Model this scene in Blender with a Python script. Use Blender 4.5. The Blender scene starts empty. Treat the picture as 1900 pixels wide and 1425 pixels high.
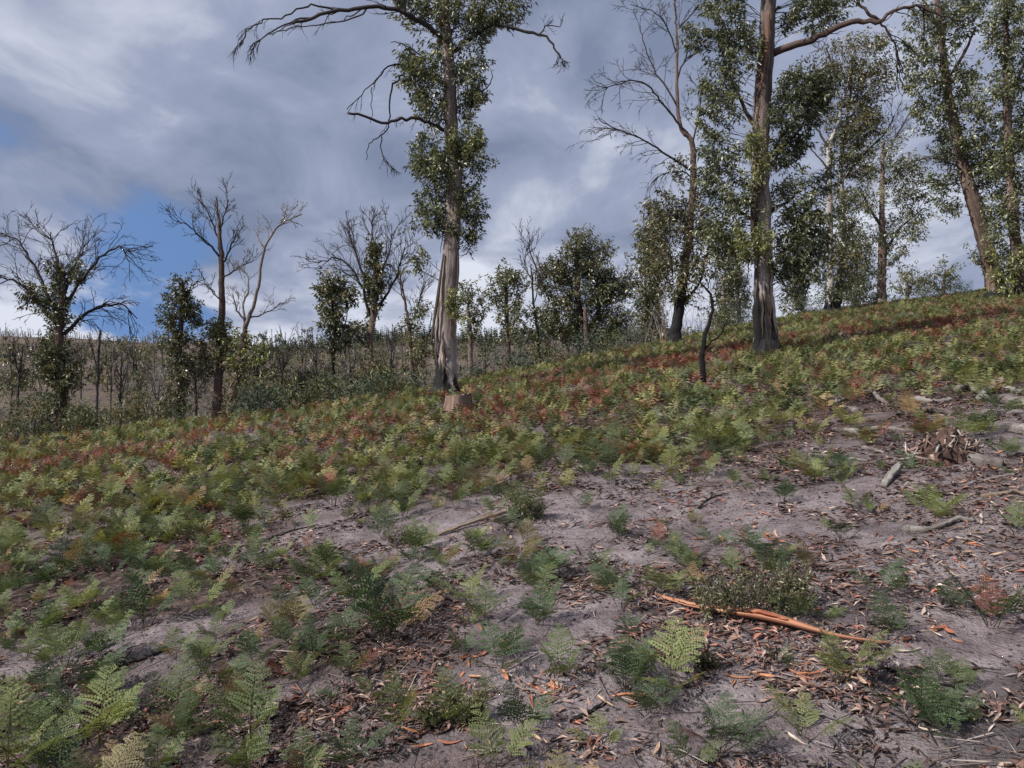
import bpy, math
import numpy as np
from mathutils import Vector

# ------------------------------------------------------------------ camera, sky, sun
sc = bpy.context.scene
col = sc.collection
F = 1400.0                       # focal length in photo pixels (photo is 1900 wide)
PITCH = math.radians(-2.95)
CAMZ = 1.6
cam_d = bpy.data.cameras.new('camera')
cam_d.sensor_width = 36.0
cam_d.lens = 36.0 * F / 1900.0
cam_d.clip_start = 0.05
cam_d.clip_end = 6000
cam = bpy.data.objects.new('camera', cam_d)
cam.location = (0, 0, CAMZ)
cam.rotation_euler = (math.pi / 2 + PITCH, 0, 0)
col.objects.link(cam)
sc.camera = cam

SUN_EL = math.radians(44)
SUN_AZ = math.atan2(-0.86, -0.42)          # the sun stands to the left, a little behind the camera
world = bpy.data.worlds.new('World')
sc.world = world
world.use_nodes = True


def build_sky():
    nt = world.node_tree
    N, L = nt.nodes, nt.links
    N.clear()
    out = N.new('ShaderNodeOutputWorld')
    sky = N.new('ShaderNodeTexSky')
    sky.sky_type = 'NISHITA'
    sky.sun_disc = False
    sky.sun_elevation = SUN_EL
    sky.sun_rotation = SUN_AZ
    sky.altitude = 600
    sky.air_density = 1.0
    sky.dust_density = 0.1
    sky.ozone_density = 3.5
    bg_sky = N.new('ShaderNodeBackground')
    bg_sky.inputs['Strength'].default_value = 0.15
    tc0 = N.new('ShaderNodeTexCoord')
    lift = N.new('ShaderNodeVectorMath'); lift.operation = 'MULTIPLY_ADD'
    lift.inputs[1].default_value = (1, 1, 0.8)
    lift.inputs[2].default_value = (0, 0, 0.75)
    L.new(tc0.outputs['Generated'], lift.inputs[0])
    nl = N.new('ShaderNodeVectorMath'); nl.operation = 'NORMALIZE'
    L.new(lift.outputs[0], nl.inputs[0])
    L.new(nl.outputs[0], sky.inputs['Vector'])
    L.new(sky.outputs[0], bg_sky.inputs[0])

    def math_(op, a, b=None, c=None, clamp=False):
        m = N.new('ShaderNodeMath')
        m.operation = op
        m.use_clamp = clamp
        for i, v in enumerate((a, b, c)):
            if v is None:
                continue
            if isinstance(v, (int, float)):
                m.inputs[i].default_value = v
            else:
                L.new(v, m.inputs[i])
        return m.outputs[0]

    tc = N.new('ShaderNodeTexCoord')
    nrm = N.new('ShaderNodeVectorMath'); nrm.operation = 'NORMALIZE'
    L.new(tc.outputs['Generated'], nrm.inputs[0])
    sep = N.new('ShaderNodeSeparateXYZ')
    L.new(nrm.outputs[0], sep.inputs[0])
    z = math_('ADD', math_('MAXIMUM', sep.outputs[2], 0.0), 0.30)
    px = math_('DIVIDE', sep.outputs[0], z)
    py = math_('DIVIDE', sep.outputs[1], z)
    comb = N.new('ShaderNodeCombineXYZ')
    L.new(px, comb.inputs[0]); L.new(py, comb.inputs[1])

    def noise(scale, detail, rough, dist, off, stretch=(1, 1, 1)):
        mp = N.new('ShaderNodeMapping')
        mp.inputs['Location'].default_value = off
        mp.inputs['Scale'].default_value = stretch
        mp.inputs['Rotation'].default_value = (0, 0, 0.5)
        L.new(comb.outputs[0], mp.inputs[0])
        n = N.new('ShaderNodeTexNoise')
        n.inputs['Scale'].default_value = scale
        n.inputs['Detail'].default_value = detail
        n.inputs['Roughness'].default_value = rough
        n.inputs['Distortion'].default_value = dist
        L.new(mp.outputs[0], n.inputs['Vector'])
        return n.outputs[0]

    n_cov = noise(1.5, 7, 0.5, 0.35, (3.1, 1.7, 0), (1, 0.8, 1))
    n_shade = noise(0.95, 6, 0.45, 0.2, (7.3, 2.9, 0), (1, 0.75, 1))
    n_fine = noise(3.2, 8, 0.55, 0.35, (1.3, 5.2, 0), (1, 0.7, 1))

    # a break in the cloud bank low on the left
    def gap(d, sharp, amt):
        v = Vector(d).normalized()
        dp = N.new('ShaderNodeVectorMath'); dp.operation = 'DOT_PRODUCT'
        L.new(nrm.outputs[0], dp.inputs[0])
        dp.inputs[1].default_value = v
        e = math_('POWER', math_('MAXIMUM', dp.outputs['Value'], 0.0), sharp)
        return math_('MULTIPLY', e, amt)
    g = gap((-0.50, 1, 0.075), 170, 0.64)
    g = math_('ADD', g, gap((-0.74, 1, 0.22), 420, 0.22))
    g = math_('ADD', g, gap((0.10, 1, 0.145), 500, 0.16))
    cov = math_('SUBTRACT', math_('ADD', n_cov, 0.38), g)
    cov = math_('ADD', cov, math_('MULTIPLY', math_('SUBTRACT', n_fine, 0.5), 0.95))
    ramp = N.new('ShaderNodeMapRange')
    ramp.interpolation_type = 'SMOOTHSTEP'
    ramp.inputs['From Min'].default_value = 0.34
    ramp.inputs['From Max'].default_value = 0.62
    L.new(cov, ramp.inputs['Value'])

    cr = N.new('ShaderNodeValToRGB')
    e = cr.color_ramp.elements
    e[0].position = 0.30; e[0].color = (0.215, 0.26, 0.385, 1)
    e[1].position = 0.72; e[1].color = (0.74, 0.78, 0.89, 1)
    m = e.new(0.50); m.color = (0.35, 0.395, 0.54, 1)
    sh = math_('ADD', n_shade, math_('MULTIPLY', math_('SUBTRACT', n_fine, 0.5), 0.85))
    # clouds seen edge-on, low down, are brighter
    low = math_('SUBTRACT', 0.16, sep.outputs[2])
    sh = math_('ADD', sh, math_('MULTIPLY', math_('MAXIMUM', low, 0.0), 1.0))
    L.new(sh, cr.inputs[0])
    bg_c = N.new('ShaderNodeBackground')
    bg_c.inputs['Strength'].default_value = 0.80
    L.new(cr.outputs[0], bg_c.inputs[0])
    mix = N.new('ShaderNodeMixShader')
    L.new(ramp.outputs[0], mix.inputs[0])
    L.new(bg_sky.outputs[0], mix.inputs[1])
    L.new(bg_c.outputs[0], mix.inputs[2])
    L.new(mix.outputs[0], out.inputs[0])


build_sky()
sun_d = bpy.data.lights.new('sun', 'SUN')
sun_d.energy = 5.0
sun_d.angle = math.radians(2.2)
sun_d.color = (1.0, 0.945, 0.87)
sun = bpy.data.objects.new('sun', sun_d)
sdir = Vector((math.sin(SUN_AZ) * math.cos(SUN_EL), math.cos(SUN_AZ) * math.cos(SUN_EL), math.sin(SUN_EL)))
sun.rotation_euler = sdir.to_track_quat('Z', 'Y').to_euler()
sun.location = (-20, -10, 30)
col.objects.link(sun)
sc.view_settings.view_transform = 'Standard'
sc.view_settings.look = 'None'
sc.view_settings.gamma = 1.0
sc.view_settings.exposure = 0.30
sc.cycles.max_bounces = 6
sc.cycles.diffuse_bounces = 3
sc.cycles.transmission_bounces = 3
sc.cycles.transparent_max_bounces = 4

# ------------------------------------------------------------------ helpers
rng = np.random.default_rng(11)


def hash2(ix, iy, seed):
    h = (ix * 374761393 + iy * 668265263 + seed * 974711) & 0xFFFFFFFF
    h = ((h ^ (h >> 13)) * 1274126177) & 0xFFFFFFFF
    h = h ^ (h >> 16)
    return (h & 0xFFFFFF) / float(0xFFFFFF)


def vnoise(x, y, seed=0):
    x = np.asarray(x, float); y = np.asarray(y, float)
    ix = np.floor(x).astype(np.int64); iy = np.floor(y).astype(np.int64)
    fx = x - ix; fy = y - iy
    fx = fx * fx * (3 - 2 * fx); fy = fy * fy * (3 - 2 * fy)
    a = hash2(ix, iy, seed); b = hash2(ix + 1, iy, seed)
    c = hash2(ix, iy + 1, seed); d = hash2(ix + 1, iy + 1, seed)
    return (a * (1 - fx) + b * fx) * (1 - fy) + (c * (1 - fx) + d * fx) * fy


def fbm(x, y, seed=0, octaves=4):
    s = 0.0; amp = 0.5; f = 1.0
    for k in range(octaves):
        s = s + amp * vnoise(np.asarray(x) * f, np.asarray(y) * f, seed + k * 17)
        amp *= 0.5; f *= 2.03
    return s / (1 - 0.5 ** octaves)


CX = [-60, -40, -13.6, -4.2, 0.85, 6, 15, 23, 40, 80]
CY = [22, 21, 20, 18.2, 23.5, 29, 41, 45, 52, 60]


def crest(x):
    x = np.asarray(x, float)
    return sum(np.interp(x + o, CX, CY) for o in (-2.5, -1.25, 0, 1.25, 2.5)) / 5.0


def height_big(x, y):
    x = np.asarray(x, float); y = np.asarray(y, float)
    hill = 0.13 * 60 * np.tanh(x / 60) + 0.0275 * np.clip(y, -60, 80)
    t = y - crest(x)
    slope = np.interp(x, [-20, 0, 10, 30], [0.36, 0.34, 0.24, 0.2])
    w = 2.2
    hill = hill - np.where(t > 0, slope * (np.sqrt(t * t + w * w) - w), 0)
    far = np.interp(y, [-4000, -200, 0, 45, 70, 100, 200, 310, 360, 600, 1500, 4000],
                    [-9, -9, -8, -6.6, -5.0, -3.4, -0.6, 1.5, 1.6, -4, -10, -14])
    und = (fbm(x / 45.0, y / 45.0, 5, 3) - 0.5) * np.clip((y - 50) / 60, 0, 1) * 4.0
    far = far + und + 2.4 * np.sin(x / 38.0 + 0.6) * np.clip((y - 120) / 150, 0, 1) + 1.2 * np.sin(x / 13.0 + y / 60.0) * np.clip((y - 80) / 150, 0, 1)
    return 0.5 * (hill + far + np.sqrt((hill - far) ** 2 + 0.8))


def height(x, y):
    x = np.asarray(x, float); y = np.asarray(y, float)
    r = np.sqrt(x * x + y * y)
    near = np.clip((16 - r) / 8, 0, 1)
    h = height_big(x, y)
    h = h + (fbm(x / 1.7, y / 1.3, 1, 3) - 0.5) * 0.13 * np.clip((60 - r) / 30, 0, 1)
    h = h + (fbm(x / 0.33, y / 0.28, 2, 3) - 0.5) * 0.065 * near
    h = h + (fbm(x / 0.09, y / 0.08, 3, 2) - 0.5) * 0.02 * np.clip((8 - r) / 4, 0, 1)
    return h


H0 = float(height(0.0, 0.0))
CAMW = CAMZ          # camera height is above z=0; terrain is shifted so that it is 0 underfoot


def gz(x, y):
    return height(x, y) - H0


fw = np.array((0, math.cos(PITCH), math.sin(PITCH)))
up = np.array((0, -math.sin(PITCH), math.cos(PITCH)))
rt = np.array((1.0, 0, 0))


def ray(px, py):
    return fw + rt * (px - 950.0) / F + up * (712.5 - py) / F


def at(px, py, Y):
    d = ray(px, py)
    return np.array((0, 0, CAMZ)) + d * (Y / d[1])


def hit(px, py, ymax=48.0):
    d = ray(px, py)
    ys = np.concatenate([np.arange(1.5, 12, 0.02), np.arange(12, ymax, 0.05)])
    P = np.array((0, 0, CAMZ))[None] + d[None] * (ys / d[1])[:, None]
    below = P[:, 2] <= gz(P[:, 0], P[:, 1])
    i = int(np.argmax(below)) if below.any() else len(ys) - 1
    p = P[i].copy()
    p[2] = float(gz(p[0], p[1]))
    return p


class MB:
    def __init__(s):
        s.v = []; s.q = []; s.t = []; s.c = []; s.st = []; s.n = 0

    def add(s, v, q=None, t=None, c=(1, 1, 1), st=None):
        v = np.asarray(v, float).reshape(-1, 3)
        if q is not None and len(q):
            s.q.append(np.asarray(q, np.int64) + s.n)
        if t is not None and len(t):
            s.t.append(np.asarray(t, np.int64) + s.n)
        c = np.asarray(c, float)
        if c.ndim == 1:
            c = np.repeat(c[None], len(v), 0)
        s.v.append(v); s.c.append(c)
        s.st.append(np.zeros((len(v), 3)) if st is None else st)
        s.n += len(v)

    def mesh(s, name, mat, origin=(0, 0, 0), smooth=False):
        me = bpy.data.meshes.new(name)
        if s.n == 0:
            return me
        v = np.concatenate(s.v) - np.asarray(origin, float)[None]
        q = np.concatenate(s.q) if s.q else np.zeros((0, 4), np.int64)
        t = np.concatenate(s.t) if s.t else np.zeros((0, 3), np.int64)
        me.vertices.add(len(v))
        me.vertices.foreach_set('co', v.astype(np.float32).ravel())
        loops = np.concatenate([q.ravel(), t.ravel()]).astype(np.int32)
        me.loops.add(len(loops))
        me.loops.foreach_set('vertex_index', loops)
        nf = len(q) + len(t)
        me.polygons.add(nf)
        starts = np.concatenate([np.arange(len(q)) * 4, len(q) * 4 + np.arange(len(t)) * 3]).astype(np.int32)
        me.polygons.foreach_set('loop_start', starts)
        if smooth:
            me.polygons.foreach_set('use_smooth', np.ones(nf, bool))
        a = me.attributes.new('Col', 'FLOAT_COLOR', 'POINT')
        cc = np.concatenate(s.c)
        cc = np.concatenate([cc, np.ones((len(cc), 1))], 1)
        a.data.foreach_set('color', cc.astype(np.float32).ravel())
        b = me.attributes.new('st', 'FLOAT_VECTOR', 'POINT')
        b.data.foreach_set('vector', np.concatenate(s.st).astype(np.float32).ravel())
        me.materials.append(mat)
        me.update(calc_edges=True)
        me.validate()
        return me

    def build(s, name, mat, parent=None, origin=(0, 0, 0), smooth=False):
        o = bpy.data.objects.new(name, s.mesh(name, mat, origin, smooth))
        col.objects.link(o)
        if parent is not None:
            o.parent = parent
        else:
            o.location = origin
        return o


def empty(name, loc, label, cat, group=None):
    o = bpy.data.objects.new(name, None)
    o.empty_display_size = 0.2
    o.location = loc
    col.objects.link(o)
    tag(o, label, cat, group)
    return o


def tag(o, label=None, cat=None, group=None, kind=None):
    if label: o['label'] = label
    if cat: o['category'] = cat
    if group: o['group'] = group
    if kind: o['kind'] = kind
    return o


def smooth_path(P, n):
    P = np.asarray(P, float)
    if len(P) == 2:
        t = np.linspace(0, 1, n)[:, None]
        return P[0] * (1 - t) + P[1] * t
    Q = np.vstack([2 * P[0] - P[1], P, 2 * P[-1] - P[-2]])
    k = len(P) - 1
    u = np.linspace(0, k - 1e-6, n)
    i = u.astype(int); f = (u - i)[:, None]
    p0, p1, p2, p3 = Q[i], Q[i + 1], Q[i + 2], Q[i + 3]
    return 0.5 * (2 * p1 + (p2 - p0) * f + (2 * p0 - 5 * p1 + 4 * p2 - p3) * f ** 2 + (3 * p1 - p0 - 3 * p2 + p3) * f ** 3)


def norm(a):
    return a / np.maximum(np.linalg.norm(a, axis=-1, keepdims=True), 1e-9)


def tube(mb, pts, rad, sides=8, c=(0, 0.5, 0.5), rough=0.0, seed=0, v0=0.0, cap=True, side=None, flare=0.0):
    P = np.asarray(pts, float); K = len(P)
    R = np.interp(np.linspace(0, 1, K), np.linspace(0, 1, len(rad)), rad) if len(rad) != K else np.asarray(rad, float)
    T = norm(np.gradient(P, axis=0))
    ref = np.array((0.13, 0.99, 0.05)) if abs(T[:, 1]).mean() < 0.8 else np.array((1.0, 0, 0))
    A = norm(np.cross(T, ref[None])); B = np.cross(T, A)
    a = np.arange(sides) / sides * 2 * math.pi
    ln = np.concatenate([[0], np.cumsum(np.linalg.norm(np.diff(P, axis=0), axis=1))]) + v0
    rr = np.repeat(R[:, None], sides, 1)
    if rough > 0:
        rs = np.random.default_rng(seed + 77)
        n = 0
        for k in (2, 3, 5, 7, 9):
            if k * 2 <= sides:
                n = n + np.sin(k * a[None] + rs.uniform(0, 6.3) + np.sin(ln[:, None] * rs.uniform(0.4, 1.6) + rs.uniform(0, 6)) * 1.6) / math.sqrt(k)
        n = n + rs.normal(0, 0.5, (K, sides)) * 0.6
        rr = rr * (1 + rough * n)
    if flare > 0:
        rr = rr * (1 + flare * np.exp(-(ln - v0) / 0.3)[:, None] * (0.55 + 0.45 * np.sin(5 * a + seed)[None] + 0.25 * np.sin(3 * a + 1)[None]))
    V = P[:, None] + rr[..., None] * (np.cos(a)[None, :, None] * A[:, None] + np.sin(a)[None, :, None] * B[:, None])
    i = np.arange(K - 1)[:, None] * sides; j = np.arange(sides)[None]; j2 = (j + 1) % sides
    q = np.stack([i + j, i + j2, i + sides + j2, i + sides + j], -1).reshape(-1, 4)
    st = np.stack([np.repeat(np.cos(a)[None], K, 0), np.repeat(np.sin(a)[None], K, 0), np.repeat(ln[:, None], sides, 1)], -1).reshape(-1, 3)
    cc = np.asarray(c, float)
    if cc.ndim == 2:
        if len(cc) != K:
            cc = np.stack([np.interp(np.linspace(0, 1, K), np.linspace(0, 1, len(cc)), cc[:, m]) for m in range(3)], 1)
        cc = np.repeat(cc, sides, 0)
    else:
        cc = np.repeat(cc[None], K * sides, 0)
    if side is not None:
        rad_ = (V - P[:, None]) / np.maximum(rr[..., None], 1e-6)
        dt = np.clip((rad_ * np.asarray(side[0], float)).sum(-1), -0.4, 1)
        cc = cc.copy(); cc[:, 0] += (dt * np.exp(-(ln - v0) / side[1])[:, None] * side[2]).ravel()
    V = V.reshape(-1, 3)
    t = None
    if cap:
        V = np.vstack([V, P[0], P[-1]])
        st = np.vstack([st, st[0], st[-1]]); cc = np.vstack([cc, cc[0], cc[-1]])
        n0 = K * sides
        jj = np.arange(sides); jk = (jj + 1) % sides
        t = np.vstack([np.stack([jk, jj, np.full(sides, n0)], 1), np.stack([(K - 1) * sides + jj, (K - 1) * sides + jk, np.full(sides, n0 + 1)], 1)])
    mb.add(V, q, t, cc, st)


def sticks(mb, P0, P1, r0, r1, c):
    """many thin three-sided sticks at once"""
    P0 = np.asarray(P0, float); P1 = np.asarray(P1, float); n = len(P0)
    if n == 0: return
    T = norm(P1 - P0)
    A = norm(np.cross(T, np.array((0.31, 0.22, 0.92))[None])); B = np.cross(T, A)
    r0 = np.broadcast_to(r0, (n,)); r1 = np.broadcast_to(r1, (n,))
    V = []
    for P, r in ((P0, r0), (P1, r1)):
        for k in range(3):
            an = k * 2.0944
            V.append(P + r[:, None] * (math.cos(an) * A + math.sin(an) * B))
    V = np.stack(V, 1)
    b = (np.arange(n) * 6)[:, None]
    q = np.concatenate([b + np.array([[k, (k + 1) % 3, 3 + (k + 1) % 3, 3 + k]]) for k in range(3)])
    t = b + np.array([[3, 4, 5]])
    c = np.asarray(c, float)
    if c.ndim == 1: c = np.repeat(c[None], n, 0)
    ln = np.linalg.norm(P1 - P0, axis=1)
    st = np.zeros((n, 6, 3)); st[:, :, 0] = np.array([1, -.5, -.5] * 2)[None]; st[:, :, 1] = np.array([0, .86, -.86] * 2)[None]
    st[:, 3:, 2] = ln[:, None]
    st[:, :, 2] += (np.arange(n) * 1.7)[:, None]
    mb.add(V.reshape(-1, 3), q, t, np.repeat(c, 6, 0), st.reshape(-1, 3))


def rand_unit(n, r):
    return norm(r.normal(size=(n, 3)))


def leaves(mb, C, n_per, spread, ln, wd, pal, droop=0.55, seed=0, zsq=1.0, outward=0.7, bright=0.34, axis=None):
    r = np.random.default_rng(seed)
    C = np.asarray(C, float)
    N = len(C)
    if N == 0: return
    M = N * n_per
    idx = np.repeat(np.arange(N), n_per)
    off = rand_unit(M, r) * (r.uniform(0, 1, M) ** 0.45)[:, None]
    off[:, 2] *= zsq
    spread = np.broadcast_to(spread, (N,))[idx]
    pos = C[idx] + off * spread[:, None]
    if axis is not None:
        u = r.uniform(-0.15, 1, M) ** 1.0
        pos = C[idx] + axis[idx] * (u * spread * 1.9)[:, None] + off * (spread * (0.52 - 0.26 * u))[:, None]
    d = norm(rand_unit(M, r) * 0.8 + off * outward + np.array((0, 0, -droop)))
    if axis is not None:
        d = norm(d + axis[idx] * 0.45)
    s = norm(np.cross(d, rand_unit(M, r)))
    nn = np.cross(d, s)
    L = ln * r.uniform(0.45, 1.45, M); W = wd * r.uniform(0.7, 1.2, M) * 0.5
    mid = pos + d * (L * 0.42)[:, None] + nn * (L * 0.06)[:, None]
    tip = pos + d * L[:, None] + np.array((0, 0, -1.0)) * (L * 0.15)[:, None]
    V = np.stack([pos, mid + s * W[:, None], tip, mid - s * W[:, None]], 1).reshape(-1, 3)
    b = (np.arange(M) * 4)[:, None]
    t = np.concatenate([b + np.array([[0, 1, 2]]), b + np.array([[0, 2, 3]])])
    pal = np.asarray(pal, float)
    pc = r.integers(0, len(pal), N)
    mixed = np.where(r.uniform(0, 1, M) < 0.65, pc[idx], r.integers(0, len(pal), M))
    cc = pal[mixed] * 0.88 * (1 + r.normal(0, bright, M)).clip(0.45, 1.9)[:, None]
    mb.add(V, None, t, np.repeat(cc, 4, 0))


RMIN = 0.005


def grow(mb, r, p, d, L, rad, depth, up=0.1, spread=0.75, nch=4, wob=0.22, c=(0, 0.5, 0.5), tmin=0.25, kids=0.6):
    n = 5 if depth > 0 else 3
    pts = [np.asarray(p, float)]; dirs = []
    d = norm(np.asarray(d, float))
    for k in range(n):
        d = norm(d + r.normal(0, wob, 3) + np.array((0, 0, up)))
        dirs.append(d)
        pts.append(pts[-1] + d * L / n)
    P = np.array(pts)
    if rad > 0.018:
        tube(mb, P, [rad, rad * 0.42], 4 if rad < 0.03 else 6, c, cap=False)
    else:
        rr = np.linspace(rad, rad * 0.45, n + 1)
        sticks(mb, P[:-1], P[1:], rr[:-1], rr[1:], c)
    if depth <= 0: return
    for k in range(nch):
        t = r.uniform(tmin, 1.0) * n
        i = min(int(t), n - 1)
        q = P[i] + (P[i + 1] - P[i]) * (t - i)
        perp = norm(np.cross(dirs[i], r.normal(size=3)))
        sp = spread * r.uniform(0.6, 1.2)
        nd = dirs[i] * math.cos(sp) + perp * math.sin(sp)
        grow(mb, r, q, nd, L * kids * r.uniform(0.65, 1.15) * (1.15 - 0.5 * t / n), max(rad * (1 - 0.5 * t / n) * 0.55, RMIN), depth - 1, up, spread, nch, wob, c, tmin, kids)


def ribbon(mb, P, W, N=None, curl=0.3, thick=0.003, nu=5, c=(1, 1, 1), twist=0.0):
    """a curled sheet of bark with thickness along a centre line"""
    P = np.asarray(P, float); K = len(P)
    T = norm(np.gradient(P, axis=0))
    Nn = np.repeat(np.array((0, 0, 1.0))[None], K, 0) if N is None else np.asarray(N, float)
    S = norm(np.cross(T, Nn)); Nn = np.cross(S, T)
    if twist:
        an = np.linspace(-twist, twist, K)[:, None]
        S, Nn = S * np.cos(an) + Nn * np.sin(an), Nn * np.cos(an) - S * np.sin(an)
    W = np.interp(np.linspace(0, 1, K), np.linspace(0, 1, len(W)), W)
    u = np.linspace(-1, 1, nu)
    top = P[:, None] + S[:, None] * (u[None, :, None] * W[:, None, None] * 0.5) + Nn[:, None] * (curl * W[:, None, None] * (u ** 2)[None, :, None])
    bot = top - Nn[:, None] * thick
    V = np.concatenate([top.reshape(-1, 3), bot.reshape(-1, 3)])
    n0 = K * nu
    i = np.arange(K - 1)[:, None] * nu; j = np.arange(nu - 1)[None]
    q1 = np.stack([i + j, i + j + 1, i + nu + j + 1, i + nu + j], -1).reshape(-1, 4)
    q2 = q1[:, ::-1] + n0
    ii = np.arange(K - 1) * nu
    e1 = np.stack([ii, ii + nu, ii + nu + n0, ii + n0], -1)
    e2 = np.stack([ii + nu - 1, ii + nu - 1 + n0, ii + 2 * nu - 1 + n0, ii + 2 * nu - 1], -1)
    jj = np.arange(nu - 1)
    e3 = np.stack([jj, jj + n0, jj + 1 + n0, jj + 1], -1)
    lj = (K - 1) * nu + jj
    e4 = np.stack([lj, lj + 1, lj + 1 + n0, lj + n0], -1)
    ln = np.concatenate([[0], np.cumsum(np.linalg.norm(np.diff(P, axis=0), axis=1))])
    st = np.stack([np.repeat(u[None], K, 0), np.zeros((K, nu)), np.repeat(ln[:, None], nu, 1)], -1).reshape(-1, 3)
    mb.add(V, np.concatenate([q1, q2, e1, e2, e3, e4]), None, c, np.vstack([st, st]))


# ------------------------------------------------------------------ materials
def new_mat(name):
    m = bpy.data.materials.new(name)
    m.use_nodes = True
    nt = m.node_tree
    b = nt.nodes.get('Principled BSDF')
    return m, nt, nt.nodes, nt.links, b


def attr(N, name):
    a = N.new('ShaderNodeAttribute'); a.attribute_name = name
    return a


def nz(N, L, vec, scale, detail=4, rough=0.55, dist=0.0):
    n = N.new('ShaderNodeTexNoise')
    n.inputs['Scale'].default_value = scale
    n.inputs['Detail'].default_value = detail
    n.inputs['Roughness'].default_value = rough
    n.inputs['Distortion'].default_value = dist
    if vec is not None: L.new(vec, n.inputs['Vector'])
    return n.outputs[0]


def rampn(N, L, fac, stops):
    r = N.new('ShaderNodeValToRGB')
    e = r.color_ramp.elements
    while len(e) < len(stops): e.new(0.5)
    for k, (p, c) in enumerate(stops):
        e[k].position = p
        e[k].color = (*c, 1) if len(c) == 3 else c
    L.new(fac, r.inputs[0])
    return r.outputs[0]


def mixc(N, L, fac, a, b, mode='MIX'):
    m = N.new('ShaderNodeMix'); m.data_type = 'RGBA'; m.blend_type = mode
    if isinstance(fac, (int, float)): m.inputs[0].default_value = fac
    else: L.new(fac, m.inputs[0])
    for i, v in ((6, a), (7, b)):
        if isinstance(v, tuple): m.inputs[i].default_value = (*v, 1)
        else: L.new(v, m.inputs[i])
    return m.outputs[2]


def mapping(N, L, vec, scale, loc=(0, 0, 0)):
    m = N.new('ShaderNodeMapping')
    m.inputs['Scale'].default_value = scale
    m.inputs['Location'].default_value = loc
    L.new(vec, m.inputs[0])
    return m.outputs[0]


def bump(N, L, h, strength, dist, b):
    bm = N.new('ShaderNodeBump')
    bm.inputs['Strength'].default_value = strength
    bm.inputs['Distance'].default_value = dist
    L.new(h, bm.inputs['Height'])
    L.new(bm.outputs[0], b.inputs['Normal'])


def bark_mat(name, pale, mid, dark, streak=0.5, char=True, rough=0.85):
    m, nt, N, L, b = new_mat(name)
    st = attr(N, 'st').outputs['Vector']
    ca = attr(N, 'Col')
    sp = N.new('ShaderNodeSeparateColor'); L.new(ca.outputs['Color'], sp.inputs[0])
    v1 = mapping(N, L, st, (1.6, 1.6, 0.28))
    v2 = mapping(N, L, st, (5.5, 5.5, 0.9))
    v3 = mapping(N, L, st, (14, 14, 6))
    n1 = nz(N, L, v1, 1.0, 5, 0.6, 0.4)
    n2 = nz(N, L, v2, 1.0, 5, 0.6, 0.3)
    n3 = nz(N, L, v3, 1.0, 3, 0.6)
    a = N.new('ShaderNodeMath'); a.operation = 'MULTIPLY_ADD'
    L.new(n2, a.inputs[0]); a.inputs[1].default_value = 0.55
    L.new(n1, a.inputs[2])
    a2 = N.new('ShaderNodeMath'); a2.operation = 'ADD'; L.new(a.outputs[0], a2.inputs[0])
    # blue channel of Col slides the bark from shed-and-pale to rough-and-dark
    a3 = N.new('ShaderNodeMath'); a3.operation = 'MULTIPLY_ADD'
    L.new(sp.outputs[2], a3.inputs[0]); a3.inputs[1].default_value = 0.5; a3.inputs[2].default_value = -0.53
    L.new(a3.outputs[0], a2.inputs[1])
    c0 = rampn(N, L, a2.outputs[0], [(0.22, pale), (0.22 + 0.25 * streak, mid), (0.78, dark)])
    c1 = mixc(N, L, 0.5, c0, rampn(N, L, n3, [(0.3, (0.45, 0.45, 0.45)), (0.7, (1.0, 1.0, 1.0))]), 'MULTIPLY')
    if char:
        f = N.new('ShaderNodeMath'); f.operation = 'MULTIPLY_ADD'
        L.new(n1, f.inputs[0]); f.inputs[1].default_value = 1.3; L.new(sp.outputs[0], f.inputs[2])
        f2 = N.new('ShaderNodeMapRange'); f2.inputs['From Min'].default_value = 1.08; f2.inputs['From Max'].default_value = 1.2
        L.new(f.outputs[0], f2.inputs['Value'])
        c1 = mixc(N, L, f2.outputs[0], c1, rampn(N, L, n3, [(0.35, (0.006, 0.006, 0.007)), (0.75, (0.035, 0.032, 0.032))]))
    L.new(c1, b.inputs['Base Color'])
    b.inputs['Roughness'].default_value = rough
    b.inputs['Specular IOR Level'].default_value = 0.25
    hh = mixc(N, L, 0.4, n2, n3)
    bump(N, L, hh, 0.9, 0.06, b)
    return m


def leaf_mat(name, trans=0.3, rough=0.5, spec=0.4, objcol=False):
    m, nt, N, L, b = new_mat(name)
    c = attr(N, 'Col').outputs['Color']
    if objcol:
        oi = N.new('ShaderNodeObjectInfo')
        c = mixc(N, L, 1.0, c, oi.outputs['Color'], 'MULTIPLY')
    L.new(c, b.inputs['Base Color'])
    b.inputs['Roughness'].default_value = rough
    b.inputs['Specular IOR Level'].default_value = spec
    tr = N.new('ShaderNodeBsdfTranslucent')
    L.new(mixc(N, L, 1.0, c, (1.25, 1.2, 0.6), 'MULTIPLY'), tr.inputs[0])
    mx = N.new('ShaderNodeMixShader'); mx.inputs[0].default_value = trans
    L.new(b.outputs[0], mx.inputs[1]); L.new(tr.outputs[0], mx.inputs[2])
    L.new(mx.outputs[0], nt.nodes['Material Output'].inputs[0])
    return m


def plain_attr_mat(name, rough=0.9, stretch=(3, 3, 3), amt=0.5, bmp=0.4):
    m, nt, N, L, b = new_mat(name)
    c = attr(N, 'Col').outputs['Color']
    st = attr(N, 'st').outputs['Vector']
    n = nz(N, L, mapping(N, L, st, stretch), 1.0, 5, 0.6, 0.3)
    c = mixc(N, L, amt, c, rampn(N, L, n, [(0.3, (0.3, 0.28, 0.27)), (0.7, (1.35, 1.35, 1.35))]), 'MULTIPLY')
    L.new(c, b.inputs['Base Color'])
    b.inputs['Roughness'].default_value = rough
    b.inputs['Specular IOR Level'].default_value = 0.25
    bump(N, L, n, bmp, 0.01, b)
    return m


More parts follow.
